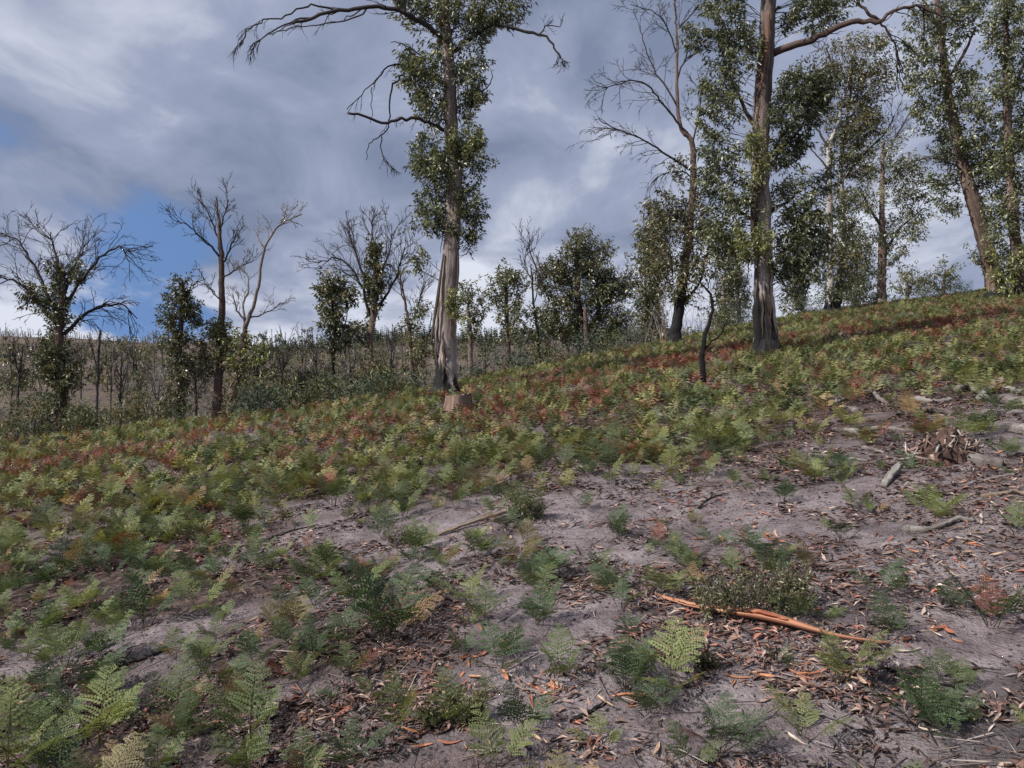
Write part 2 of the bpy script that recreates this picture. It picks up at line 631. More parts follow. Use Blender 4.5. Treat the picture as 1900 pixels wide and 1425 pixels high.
def ground_mat():
    m, nt, N, L, b = new_mat('sandy_soil')
    tc = N.new('ShaderNodeTexCoord').outputs['Object']
    big = nz(N, L, tc, 0.55, 5, 0.6, 0.4)
    med = nz(N, L, mapping(N, L, tc, (1, 1, 1), (4, 9, 0)), 2.6, 6, 0.62, 0.5)
    fine = nz(N, L, tc, 16, 6, 0.65)
    grain = nz(N, L, tc, 130, 3, 0.7)
    sand = rampn(N, L, med, [(0.28, (0.115, 0.09, 0.096)), (0.46, (0.25, 0.208, 0.218)), (0.70, (0.42, 0.365, 0.375))])
    sand = mixc(N, L, 0.7, sand, rampn(N, L, fine, [(0.3, (0.5, 0.47, 0.48)), (0.52, (1.0, 1.0, 1.0)), (0.75, (1.2, 1.18, 1.18))]), 'MULTIPLY')
    sand = mixc(N, L, 0.6, sand, rampn(N, L, grain, [(0.3, (0.40, 0.38, 0.38)), (0.7, (1.4, 1.4, 1.4))]), 'MULTIPLY')
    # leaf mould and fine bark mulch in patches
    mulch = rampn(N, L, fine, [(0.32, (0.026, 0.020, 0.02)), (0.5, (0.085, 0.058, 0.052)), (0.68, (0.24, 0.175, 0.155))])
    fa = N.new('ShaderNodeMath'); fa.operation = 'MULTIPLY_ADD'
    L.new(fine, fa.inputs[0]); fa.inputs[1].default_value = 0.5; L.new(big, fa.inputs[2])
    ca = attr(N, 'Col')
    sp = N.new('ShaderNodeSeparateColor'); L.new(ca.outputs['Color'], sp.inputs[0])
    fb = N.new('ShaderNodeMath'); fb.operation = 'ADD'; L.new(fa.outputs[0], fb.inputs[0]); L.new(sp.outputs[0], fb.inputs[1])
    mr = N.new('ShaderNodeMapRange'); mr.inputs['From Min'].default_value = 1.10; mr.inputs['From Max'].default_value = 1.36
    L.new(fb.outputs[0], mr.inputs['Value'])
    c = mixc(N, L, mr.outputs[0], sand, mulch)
    # charcoal specks
    vo = N.new('ShaderNodeTexVoronoi'); vo.inputs['Scale'].default_value = 26
    vo.inputs['Randomness'].default_value = 1.0
    L.new(tc, vo.inputs['Vector'])
    cm = N.new('ShaderNodeMath'); cm.operation = 'ADD'
    nn = N.new('ShaderNodeMath'); nn.operation = 'MULTIPLY'; L.new(nz(N, L, tc, 5.0, 3), nn.inputs[0]); nn.inputs[1].default_value = -0.55
    L.new(vo.outputs['Distance'], cm.inputs[0]); L.new(nn.outputs[0], cm.inputs[1])
    cs = N.new('ShaderNodeMapRange'); cs.inputs['From Min'].default_value = -0.13; cs.inputs['From Max'].default_value = -0.02
    cs.inputs['To Min'].default_value = 0.85; cs.inputs['To Max'].default_value = 0.0
    L.new(cm.outputs[0], cs.inputs['Value'])
    c = mixc(N, L, cs.outputs[0], c, (0.03, 0.026, 0.027))
    af = N.new('ShaderNodeMath'); af.operation = 'MULTIPLY'; L.new(sp.outputs[2], af.inputs[0]); af.inputs[1].default_value = 0.7  # blue channel blends in the darker mottled patches
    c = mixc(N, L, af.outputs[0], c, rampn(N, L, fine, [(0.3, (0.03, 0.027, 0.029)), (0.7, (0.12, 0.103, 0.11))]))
    # green-brown of far low growth, carried in the second channel
    far = rampn(N, L, nz(N, L, tc, 0.07, 8, 0.68, 0.8), [(0.3, (0.045, 0.045, 0.03)), (0.44, (0.085, 0.067, 0.06)), (0.58, (0.14, 0.108, 0.078)), (0.7, (0.095, 0.074, 0.07))])
    c = mixc(N, L, sp.outputs[1], c, far)
    L.new(c, b.inputs['Base Color'])
    b.inputs['Roughness'].default_value = 0.95
    b.inputs['Specular IOR Level'].default_value = 0.15
    hh = mixc(N, L, 0.45, med, fine)
    vg = N.new('ShaderNodeTexVoronoi'); vg.inputs['Scale'].default_value = 55
    L.new(tc, vg.inputs['Vector'])
    hh = mixc(N, L, 0.22, hh, vg.outputs['Distance'])
    hh = mixc(N, L, 0.28, hh, grain)
    bump(N, L, hh, 1.0, 0.075, b)
    return m


M_ground = ground_mat()
M_pale = bark_mat('pale_shed_bark', (0.50, 0.46, 0.435), (0.36, 0.305, 0.28), (0.11, 0.075, 0.065), 0.9)
M_brown = bark_mat('brown_rough_bark', (0.34, 0.27, 0.235), (0.19, 0.13, 0.108), (0.06, 0.042, 0.038), 0.5)
M_white = bark_mat('white_dead_wood', (0.52, 0.49, 0.465), (0.40, 0.36, 0.335), (0.2, 0.165, 0.15), 0.8)
M_dead = bark_mat('grey_dead_branch', (0.115, 0.10, 0.10), (0.07, 0.058, 0.058), (0.03, 0.025, 0.026), 0.6)
M_log = bark_mat('weathered_log', (0.46, 0.42, 0.40), (0.30, 0.255, 0.24), (0.10, 0.08, 0.075), 0.7)
M_black = bark_mat('charred_wood', (0.06, 0.055, 0.055), (0.022, 0.02, 0.02), (0.01, 0.009, 0.009), 0.5)
M_stump = bark_mat('stump_wood', (0.40, 0.295, 0.235), (0.25, 0.165, 0.13), (0.05, 0.037, 0.034), 0.55)
M_tan = bark_mat('tan_bare_stick', (0.56, 0.43, 0.33), (0.46, 0.33, 0.25), (0.25, 0.17, 0.13), 1.0, char=False)
M_leaf = leaf_mat('gum_leaf', 0.22, 0.36, 0.6)
M_scrub = leaf_mat('scrub_leaf', 0.2, 0.75, 0.15)
M_fern = leaf_mat('bracken_leaf', 0.30, 0.6, 0.25, objcol=True)
M_stripbark = plain_attr_mat('shed_bark_sheet', 0.8, (2.2, 2.2, 1.3), 0.75, 0.5)
M_litter = plain_attr_mat('dry_leaf_litter', 0.85, (3, 3, 3), 0.0, 0.0)
M_wood = plain_attr_mat('broken_wood', 0.9, (2, 2, 9), 0.6, 0.7)

G1, G2, G3, G4 = (0.115, 0.132, 0.068), (0.170, 0.185, 0.100), (0.075, 0.090, 0.048), (0.24, 0.245, 0.125)
OL = [(0.17, 0.155, 0.078), (0.125, 0.125, 0.064), (0.205, 0.175, 0.09), (0.09, 0.09, 0.048)]
GREEN = [G1, G2, G3, G1, G4]
DARK = [G3, G1, (0.055, 0.068, 0.036), (0.105, 0.115, 0.062)]
LIGHT = [(0.235, 0.24, 0.085), (0.18, 0.195, 0.07), G2]
BLUE = [(0.085, 0.118, 0.092), (0.062, 0.088, 0.068), (0.11, 0.145, 0.115)]

# ------------------------------------------------------------------ ground: one sheet out to the horizon


def axis(lo, hi, fine_lo, fine_hi, step, growth):
    a = list(np.arange(fine_lo, fine_hi, step))
    s = step; x = fine_hi
    while x < hi:
        a.append(x); s *= growth; x += s
    a.append(hi)
    s = step; x = fine_lo - step
    b = []
    while x > lo:
        b.append(x); s *= growth; x -= s
    b.append(lo)
    return np.array(b[::-1] + a)


def bare(x, y):
    """1 where the sand is open, 0 where bracken covers the slope"""
    x = np.asarray(x, float); y = np.asarray(y, float)
    b = np.zeros_like(x + y)
    for cx, cy, rx, ry, a in ((1.9, 5.2, 2.3, 1.5, 1.0), (2.6, 3.2, 1.7, 1.2, 1.15), (0.1, 6.0, 1.3, .9, .8), (-1.4, 6.1, .9, .4, .75),
                              (-2.3, 4.5, .8, .28, .7), (-.3, 3.9, 1.0, .7, .25), (4.3, 6.6, 1.6, 1.0, .42), (.6, 2.9, .9, .5, .3), (3.6, 8.6, 2.0, .6, .15), (-1.1, 7.4, 0.8, .5, .5)):
        b = b + 0.85 * a * np.exp(-(((x - cx) / rx) ** 2 + ((y - cy) / ry) ** 2))
    return np.clip(b + (fbm(x / 0.9, y / 0.8, 41, 3) - 0.5) * 0.9, 0, 1.2)


def build_ground():
    xs = axis(-4000, 4000, -5.5, 7.0, 0.09, 1.065)
    ys = axis(-900, 5000, 1.7, 8.5, 0.085, 1.05)
    X, Y = np.meshgrid(xs, ys)
    Z = gz(X, Y)
    nx, ny = len(xs), len(ys)
    V = np.stack([X, Y, Z], -1).reshape(-1, 3)
    i = np.arange(ny - 1)[:, None] * nx; j = np.arange(nx - 1)[None]
    q = np.stack([i + j, i + j + 1, i + nx + j + 1, i + nx + j], -1).reshape(-1, 4)
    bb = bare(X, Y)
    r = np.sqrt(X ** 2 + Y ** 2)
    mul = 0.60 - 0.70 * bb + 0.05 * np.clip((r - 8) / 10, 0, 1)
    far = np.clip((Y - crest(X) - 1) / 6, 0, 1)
    dark_patch = np.clip((fbm(X / 0.55, Y / 0.45, 83, 3) - 0.44) * 5, 0, 1) * np.clip(np.exp(-(((X - 2.3) / 1.6) ** 2 + ((Y - 2.9) / 0.8) ** 2)) * 1.4 + 0.25, 0, 1)  # darker mottled ground patches, strongest at the near right
    c = np.stack([mul, far, dark_patch], -1).reshape(-1, 3)
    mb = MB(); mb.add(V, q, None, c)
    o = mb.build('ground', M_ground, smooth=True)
    tag(o, kind='structure')


build_ground()

# ------------------------------------------------------------------ landmarks that labels refer to
def at_ground(px, py):
    p = hit(px, py)
    return p[0], p[1]


SLOPE_MARKS = [(*at_ground(px, py), ph) for px, py, ph in (
    (1430, 1165, 'the orange bark strip'), (1752, 855, 'the rotten stump'), (870, 978, 'the long tan stick'), (1395, 1110, 'the wiry heath shrub'), (230, 1240, 'the charred log'), (1740, 983, 'the driftwood branch'),
    (722, 1190, 'the largest bushy fern'), (1720, 1268, 'the thin black stick'), (1320, 935, 'the burnt forked branch'), (100, 1150, 'the long thin grey stick'), (1630, 800, 'the white bleached branch'), (1400, 1268, 'the orange flakes'),
    (980, 1280, 'the orange bark drift'), (1830, 740, 'the pale branch tangle'), (1210, 834, 'the short pale branch'), (1560, 1345, 'the bent trailing twig'), (1306, 716, 'the charred sapling'), (1095, 1325, 'the dark crooked stick'))]
TREE_MARKS = [((px - 950) / F * Yd, Yd, ph) for px, Yd, ph in (
    (112, 23.6, 'the wide spreading half-dead tree'), (333, 23.6, 'the narrow column tree'), (403, 24, 'the tall bare dead tree'), (440, 22.8, 'the white-limbed dead tree'), (617, 25, 'the lollipop-shaped tree'), (690, 27, 'the twiggy domed tree'),
    (772, 30, 'the purple-twigged sapling'), (826, 18.5, 'the stump gum'), (942, 34, 'the tufted young gum'), (1000, 29, 'the pale crossed sapling'), (1078, 44, 'the dense tree clump'), (1255, 29, 'the half-bare gum'), (1424, 18.7, 'the big cream gum'),
    (1542, 40, 'the white-stemmed gum'), (1636, 50, 'the red-trunked gum'), (1850, 32, 'the leaning hilltop gum'))]


def mark(marks, x, y):
    d = [((x - m[0]) ** 2 + (y - m[1]) ** 2) ** 0.5 for m in marks]
    i = int(np.argmin(d))
    return marks[i][2], d[i]


# ------------------------------------------------------------------ trees


def in_ellipsoid(r, n, shell=0.55):
    return rand_unit(n, r) * (r.uniform(shell ** 3, 1, n) ** (1 / 3.0))[:, None]


def tree(name, label, cat='tree', group=None, base=None, Y=None, trunk=None, r=(10, 5), bark=None, char=0.0, rough=0.06,
         dark=0.4, limbs=(), foliage=(), pal=GREEN, leaf=(0.17, 0.045), per=42, clump=0.30, seed=0, stems=(), limb_mat=None,
         bark_strips=(), droop=0.55, sides=14, base_dz=0.08, side_char=None, ribbons=0, fol=1.0):
    """base: pixel where it stands on the visible slope; otherwise Y gives its distance and it stands on the ground there"""
    rs = np.random.default_rng(seed + 500)
    bark = bark or M_brown
    limb_mat = limb_mat or M_dead
    if base is not None:
        b = hit(*base)
        Y = b[1]
    else:
        b = at(trunk[0][0], trunk[0][1], Y)
        b[2] = float(gz(b[0], b[1]))
    global RMIN
    RMIN = 0.00030 * Y
    s = Y / F
    E = empty(name, b, label, cat, group)

    def line(pts, dY):
        k = np.linspace(0, 1, len(pts)); dY = np.interp(k, np.linspace(0, 1, len(dY)), dY)
        return np.array([at(p[0], p[1], Y + e) for p, e in zip(pts, dY)])
    # trunk(s)
    for k, (tp, tr, tch, tdY) in enumerate([(trunk, r, char, (0, 0))] + list(stems)):
        P = line(tp, tdY)
        P[0, 2] = min(P[0, 2], float(gz(P[0, 0], P[0, 1])) - 0.05) if (k == 0 or tch >= 0) and len(tp) > 1 and k == 0 else P[0, 2]
        if k == 0:
            P[0] = (b[0], b[1], b[2] - base_dz)
        n = max(14, int(np.linalg.norm(np.diff(P, axis=0), axis=1).sum() / 0.16))
        n = min(n, 90)
        Q = smooth_path(P, n)
        Q[1:-1] += rs.normal(0, 0.012, (n - 2, 3))
        R = np.interp(np.linspace(0, 1, n), np.linspace(0, 1, len(tr)), tr) * s
        ln = np.concatenate([[0], np.cumsum(np.linalg.norm(np.diff(Q, axis=0), axis=1))])
        if k == 0 and tr[0] > 8:
            R = R * (1 + 0.25 * np.exp(-ln / 0.28))
        cc = np.stack([np.clip(1.0 - ln / max(tch, 0.01), -0.2, 1.0) if tch > 0 else np.full(n, -0.3),
                       np.full(n, 0.5), np.clip(np.interp(np.linspace(0, 1, n), np.linspace(0, 1, np.size(dark)), np.atleast_1d(dark)) + 0.25 * np.sin(ln * 0.7 + seed), 0, 1)], 1)
        mb = MB(); tube(mb, Q, R, sides, cc, rough, seed + k, side=(side_char if k == 0 else None), flare=(0.45 if k == 0 and tr[0] > 8 else 0.0))
        mb.build('trunk', bark, E, b, smooth=True)
        if k == 0 and ribbons:
            rb = np.random.default_rng(seed + 3000)
            for w_ in range(ribbons):
                a0 = rb.uniform(math.pi * 1.05, math.pi * 1.95); m0 = int(rb.uniform(0.06, 0.62) * n); ml = int(rb.integers(5, 13))
                ii = np.arange(m0, min(m0 + ml, n - 1))
                aa = a0 + np.cumsum(rb.normal(0, 0.05, len(ii)))
                rad_ = np.stack([np.cos(aa), np.sin(aa), 0 * aa], 1)
                lift_ = R[ii] * 1.05 + np.linspace(rb.uniform(0.02, 0.13), 0, len(ii)) ** 1.3
                mr = MB(); ribbon(mr, Q[ii] + rad_ * lift_[:, None], np.array((0.2, rb.uniform(0.7, 1.3), 1.0, 0.5)) * rb.uniform(0.025, 0.07), rad_, rb.uniform(0.1, 0.5), 0.006, 4,
                                  [(0.11, 0.066, 0.052), (0.24, 0.165, 0.13), (0.055, 0.038, 0.033), (0.33, 0.27, 0.24)][int(rb.integers(0, 4))], rb.normal(0, 0.25))
                mr.build('bark_ribbon', M_stripbark, E, b)
    # limbs, each with its twigs
    for li, lm in enumerate(limbs):
        pts, lr, dY, tw = lm[0], lm[1], lm[2], lm[3]
        lmat = lm[4] if len(lm) > 4 else limb_mat
        rr = np.random.default_rng(seed * 31 + li)
        P = smooth_path(line(pts, (0, dY)), max(8, 3 * len(pts)))
        P[1:] += rr.normal(0, 0.02, (len(P) - 1, 3))
        mb = MB()
        c = (-0.3, 0.5, rr.uniform(0.2, 0.7))
        tube(mb, P, [max(x * s * (0.72 if lmat is M_dead else 0.85), 0.006) for x in lr], 7, c, 0.05, li)
        if tw:
            T = norm(np.gradient(P, axis=0))
            for k in range(int(tw['n'] * 1.45)):
                t = rr.uniform(tw.get('t0', 0.2), 1.0)
                i = min(int(t * (len(P) - 1)), len(P) - 1)
                perp = norm(np.cross(T[i], rr.normal(size=3)))
                perp[1] *= 0.7
                sp = tw.get('spread', 0.7) * rr.uniform(0.5, 1.2)
                d = T[i] * math.cos(sp) + perp * math.sin(sp)
                grow(mb, rr, P[i], d, tw['L'] * rr.uniform(0.5, 1.1), tw.get('r', 0.016), tw.get('depth', 1), tw.get('up', 0.08),
                     tw.get('spread', 0.7), tw.get('nch', 3), tw.get('wob', 0.2), c)
        mb.build('branch', lmat, E, b, smooth=True)
    # shed bark hanging on the trunk
    for bi, (pts, w, cc, dY) in enumerate(bark_strips):
        P = smooth_path(line(pts, dY), 16)
        mb = MB(); nrm_ = np.repeat(np.array((-0.5, -0.86, 0.0))[None], len(P), 0)
        ribbon(mb, P, np.array(w) * s, nrm_, 0.3 * (-1), 0.012, 5, cc, 0.3)
        mb.build('bark_strip', M_stripbark, E, b)
    # foliage
    if foliage:
        mb = MB(); tw0, tw1 = [], []
        TP = smooth_path(line(trunk, (0, 0)), 60)
        for fi, f in enumerate(foliage):
            cx, cy, rx, ry, n = f[:5]
            pl = f[5] if len(f) > 5 and f[5] else pal
            dy = f[6] if len(f) > 6 else 0.0
            c0 = at(cx, cy, Y + dy)
            rd = min(rx, ry) * s if len(f) <= 7 else f[7]
            rr = np.random.default_rng(seed * 13 + fi)
            n = max(3, int(n * fol * (1.0 if Y < 22 else 1.3)))
            e = in_ellipsoid(rr, n, 0.35)
            C = c0[None] + e * np.array((rx * s * 0.92, rd * 0.9, ry * s * 0.92))[None]
            cs = clump * rr.uniform(0.55, 1.25, n)
            near = np.array([TP[np.argmin(np.abs(TP[:, 2] - q[2] + 0.3))] for q in C])
            ax = norm((C - near) * np.array((1.0, 1.0, 0.2)) * 0.9 + np.array((0, 0, 0.55)) + rr.normal(0, 0.35, (n, 3)))
            big = Y > 22
            leaves(mb, C, int(per * (1.15 if not big else 0.85)), cs * (0.74 if not big else 0.72), leaf[0] * (0.60 if not big else 0.62), leaf[1] * (0.86 if not big else 0.95), pl, droop * 0.85, seed * 7 + fi, axis=ax)
            # twigs that carry the sprays
            for q in C[::3]:
                i = np.argmin(np.linalg.norm(TP - (q - np.array((0, 0, 0.35)))[None], axis=1))
                o = TP[i]
                if np.linalg.norm(q - o) < 2.6:
                    m_ = (o + q) / 2 + rr.normal(0, 0.08, 3)
                    tw0 += [o, m_]; tw1 += [m_, q]
        mb.build('crown', M_leaf, E, b)
        if tw0:
            mt = MB(); sticks(mt, tw0, tw1, 0.010, 0.005, (-0.3, 0.5, 0.6))
            tag(mt.build('twigs', limb_mat, E, b), kind='stuff')
    return E


# --- the tall gum beside the stump
tree('gum_tree', 'tall gum with leaf-clothed pale trunk, blackened base, standing behind the sawn stump', seed=1,
     base=(826, 738), trunk=[(828, 740), (829, 690), (829, 620), (832, 540), (838, 450), (842, 350), (838, 240), (832, 130), (826, 40), (818, -80), (812, -260)],
     r=(23, 19, 18, 16, 14.5, 13.5, 12.5, 11.5, 9, 6, 3), bark=M_pale, char=1.5, dark=(0.0, 0.1, 0.45, 0.9, 0.8, 0.9, 0.8), ribbons=14, sides=20, rough=0.045, per=46,
     side_char=((-0.95, 0.1, 0), 2.0, 0.6),
     stems=[([(820, 737), (814, 690), (811, 630), (815, 560), (824, 490), (834, 420)], (5, 4.5, 4, 3.5, 3, 2.5), 2.2, (-0.1, 0.0))],
     limbs=[
         ([(824, 72), (795, 50), (768, 32), (740, 18), (700, 14), (655, 17), (610, 22), (575, 34), (540, 45)], (7, 3.2), -1.0, dict(n=5, L=0.7, depth=1, up=-0.05, spread=0.5)),
         ([(620, 18), (585, 8), (555, 18), (520, 34), (488, 38), (460, 55), (446, 85)], (2.6, 1.2), -0.6, dict(n=9, L=0.5, depth=1, up=-0.22, spread=0.5, t0=0.6, r=0.008)),
         ([(575, 34), (545, 40), (505, 58), (480, 72), (465, 95)], (2.6, 1.2), -0.2, dict(n=9, L=0.45, depth=1, up=-0.25, spread=0.5, t0=0.6, r=0.008)),
         ([(690, 14), (660, 32), (620, 42), (585, 48), (550, 50), (500, 62)], (2.4, 1.0), 0.6, dict(n=4, L=0.5, depth=1, up=-0.12, spread=0.5, r=0.008)),
         ([(745, 22), (728, -20), (700, -60)], (4, 2), 0.4, dict(n=4, L=0.6, depth=1, up=0.05)),
         ([(680, 12), (650, 30), (632, 40)], (2, 1), 0.3, None),
         ([(826, 242), (800, 230), (775, 220), (745, 222), (715, 226), (680, 218), (648, 209)], (5, 2.8), -0.8, dict(n=4, L=0.35, depth=1, up=-0.2, r=0.008)),
         ([(776, 135), (748, 122), (722, 122), (700, 145), (688, 160), (668, 180), (641, 205)], (2.4, 1.0), -0.5, dict(n=5, L=0.55, depth=1, up=-0.25, spread=0.4, r=0.008)),
         ([(752, 135), (738, 148), (726, 170), (723, 205), (720, 235), (708, 252), (710, 290), (722, 305), (736, 322)], (2.6, 1.0), -0.3, dict(n=9, L=0.3, depth=1, up=-0.15, t0=0.75, r=0.007)),
         ([(712, 248), (695, 258), (683, 272), (679, 295)], (1.6, 0.8), 0.0, None),
         ([(690, 162), (690, 195), (686, 230)], (1.4, 0.7), 0.1, None),
         ([(790, 110), (765, 92), (745, 80), (722, 78)], (2.4, 1.0), 0.2, dict(n=2, L=0.2, depth=0, r=0.007)),
         ([(842, 95), (870, 72), (900, 54), (926, 44), (960, 54), (990, 62), (1018, 72), (1030, 95), (1040, 110)], (6, 1.8), -0.6, dict(n=5, L=0.4, depth=1, up=-0.1, r=0.009)),
         ([(1000, 64), (1015, 48), (1040, 50), (1045, 35)], (1.6, 0.8), -0.2, dict(n=5, L=0.3, depth=1, up=0.1, r=0.007)),
         ([(1030, 92), (1042, 108), (1048, 125)], (1.5, 0.8), -0.2, dict(n=12, L=0.32, depth=1, up=-0.12, r=0.006, t0=0.1)),
         ([(926, 46), (930, 10), (938, -40)], (3, 2), 0.3, None),
         ([(893, 170), (906, 162), (912, 148), (915, 130)], (1.8, 0.9), 0, None),
     ],
     foliage=[(800, 25, 60, 42, 40), (880, 15, 75, 45, 60, LIGHT), (850, 75, 60, 30, 24), (930, 25, 34, 30, 14), (765, 10, 30, 28, 10),
              (800, 145, 48, 60, 55), (770, 125, 22, 25, 12), (870, 150, 30, 55, 36), (805, 205, 35, 35, 22), (868, 205, 22, 28, 12),
              (800, 300, 34, 50, 46), (862, 275, 34, 36, 40, LIGHT), (845, 330, 52, 60, 62), (802, 400, 32, 42, 30), (865, 400, 28, 45, 28),
              (840, 430, 30, 22, 12), (785, 490, 16, 22, 8), (868, 455, 14, 25, 8), (848, 575, 20, 18, 10, LIGHT, -0.4)],
     bark_strips=[([(822, 470), (812, 540), (804, 600), (800, 640)], (4, 7, 5, 2), (0.07, 0.05, 0.043), (-0.2, -0.3, -0.28)),
                  ([(848, 440), (849, 500), (846, 560)], (2, 5, 2), (0.07, 0.045, 0.038), (-0.2, -0.22, -0.2))])

# --- the big gum on the right of the slope
tree('gum_tree', 'big gum with cream lower trunk, red-brown bark strip and burnt hollow base', seed=2,
     base=(1424, 664), trunk=[(1424, 662), (1422, 610), (1418, 540), (1416, 460), (1414, 380), (1410, 300), (1414, 200), (1421, 100), (1426, 0), (1430, -140), (1432, -300)],
     r=(24, 19, 17, 16.5, 15.5, 15, 14.5, 14.5, 13.5, 10, 6), bark=M_pale, char=2.0, dark=(0.0, 0.15, 0.5, 0.65, 0.95, 0.8, 0.8), ribbons=14, sides=20, rough=0.045, per=44,
     side_char=((-0.9, -0.35, 0), 1.6, 0.8),
     stems=[([(1412, 658), (1406, 600), (1405, 540), (1408, 480), (1412, 420)], (9, 9, 7, 5, 3), 3.0, (-0.1, 0.0))],
     limbs=[
         ([(1432, 100), (1470, 84), (1515, 72), (1558, 48), (1600, 40), (1634, 39)], (8, 5), -0.7, dict(n=3, L=0.6, depth=1, up=0.1), M_brown),
         ([(1630, 40), (1660, 20), (1700, 12), (1740, 26), (1780, 40)], (4, 1.5), -0.2, dict(n=6, L=0.9, depth=1, up=-0.1), M_brown),
         ([(1632, 40), (1650, 60), (1662, 90), (1668, 130), (1672, 170)], (3, 1), -0.3, dict(n=7, L=0.7, depth=1, up=-0.15)),
         ([(1630, 38), (1605, 18), (1585, -10)], (4, 2.5), 0, dict(n=4, L=0.6, depth=1, up=0.05), M_brown),
         ([(1440, 280), (1475, 250), (1500, 215)], (5, 2), -0.5, None, M_brown),
         ([(1405, 240), (1375, 190), (1350, 130)], (5, 2), 0.3, None, M_brown),
         ([(1405, 420), (1370, 385), (1345, 360)], (4, 2), -0.3, None, M_brown),
         ([(1425, 400), (1465, 370), (1490, 350)], (4, 2), 0.2, None, M_brown)],
     foliage=[(1345, 40, 48, 50, 42), (1310, 70, 25, 30, 10), (1375, 110, 42, 55, 45), (1350, 190, 38, 48, 32), (1480, 30, 55, 45, 40), (1540, 20, 45, 30, 16),
              (1470, 200, 48, 62, 85, DARK, -0.5), (1505, 180, 30, 48, 34, DARK, -0.3), (1450, 285, 42, 35, 36, DARK), (1405, 300, 30, 50, 22, LIGHT, -0.5),
              (1350, 290, 40, 52, 36), (1330, 350, 28, 35, 14), (1375, 380, 45, 45, 36), (1350, 445, 45, 42, 46), (1400, 455, 30, 40, 22, LIGHT, -0.5),
              (1470, 380, 50, 55, 50), (1520, 350, 20, 40, 10), (1480, 460, 52, 38, 52, DARK), (1510, 420, 25, 40, 20), (1440, 500, 30, 28, 18), (1485, 505, 35, 25, 16), (1322, 200, 22, 60, 10), (1468, 540, 18, 24, 6),
              (1400, -60, 90, 60, 40), (1480, -80, 70, 60, 20)],
     bark_strips=[([(1402, 330), (1398, 380), (1395, 450)], (9, 12, 4), (0.07, 0.045, 0.038), (-0.28, -0.3, -0.3)),
                  ([(1424, 20), (1422, 90), (1410, 170)], (8, 9, 4), (0.16, 0.09, 0.07), (-0.3, -0.3, -0.3))])

# --- half-bare gum with black leaning foot
tree('gum_tree', 'slender gum, bare twiggy top, brown-green lower crown and black leaning foot', seed=3, base=(1250, 641),
     trunk=[(1250, 641), (1256, 600), (1264, 545), (1272, 480), (1282, 400), (1286, 320), (1284, 265), (1262, 232), (1256, 160), (1256, 70), (1252, 10), (1250, -80)],
     r=(11, 10, 9, 8, 7, 6, 5, 3.5, 3, 2.2, 1.6, 1), bark=M_brown, char=4.2, dark=0.35, leaf=(0.24, 0.065), clump=0.42, per=36, pal=OL,
     limbs=[([(1282, 258), (1254, 222), (1232, 196), (1215, 172), (1190, 152), (1167, 150), (1138, 158), (1115, 163)], (3, 1), -1.0, dict(n=11, L=1.3, depth=2, up=0.0, r=0.016, spread=0.6)),
            ([(1280, 315), (1254, 298), (1223, 278), (1195, 260), (1167, 248), (1138, 236), (1110, 222)], (3, 1), -1.2, dict(n=12, L=1.3, depth=2, up=-0.05, r=0.016, spread=0.6)),
            ([(1258, 200), (1228, 150), (1212, 125), (1195, 80), (1187, 50)], (2.6, 1), 0.5, dict(n=9, L=1.3, depth=2, up=0.02, r=0.014)),
            ([(1256, 150), (1272, 112), (1290, 98), (1312, 92)], (2.4, 1), -0.6, dict(n=8, L=1.2, depth=2, up=0.06, r=0.014)),
            ([(1284, 270), (1296, 220), (1302, 170), (1316, 120)], (2.6, 1), 0.6, dict(n=8, L=1.3, depth=2, up=0.08, r=0.014)),
            ([(1256, 100), (1238, 52), (1215, 25), (1170, 8)], (2, 0.9), -0.5, dict(n=9, L=1.2, depth=2, up=0.0, r=0.012)),
            ([(1254, 60), (1280, 30), (1300, 5)], (2, 0.9), -0.2, dict(n=6, L=1.2, depth=2, up=0.05, r=0.012)),
            ([(1286, 330), (1262, 318), (1232, 322), (1212, 338)], (2, 0.9), -0.3, dict(n=10, L=1.1, depth=1, up=-0.2, r=0.012)),
            ([(1270, 560), (1300, 520), (1312, 470)], (4, 1.5), 0.8, dict(n=3, L=0.8, depth=1))],
     foliage=[(1240, 420, 48, 45, 38), (1285, 400, 26, 60, 30), (1225, 480, 38, 40, 26), (1280, 500, 35, 48, 40), (1245, 385, 35, 25, 18), (1300, 450, 22, 40, 16), (1262, 545, 28, 30, 16),
              (1305, 340, 12, 50, 10, GREEN), (1270, 320, 22, 26, 8)])

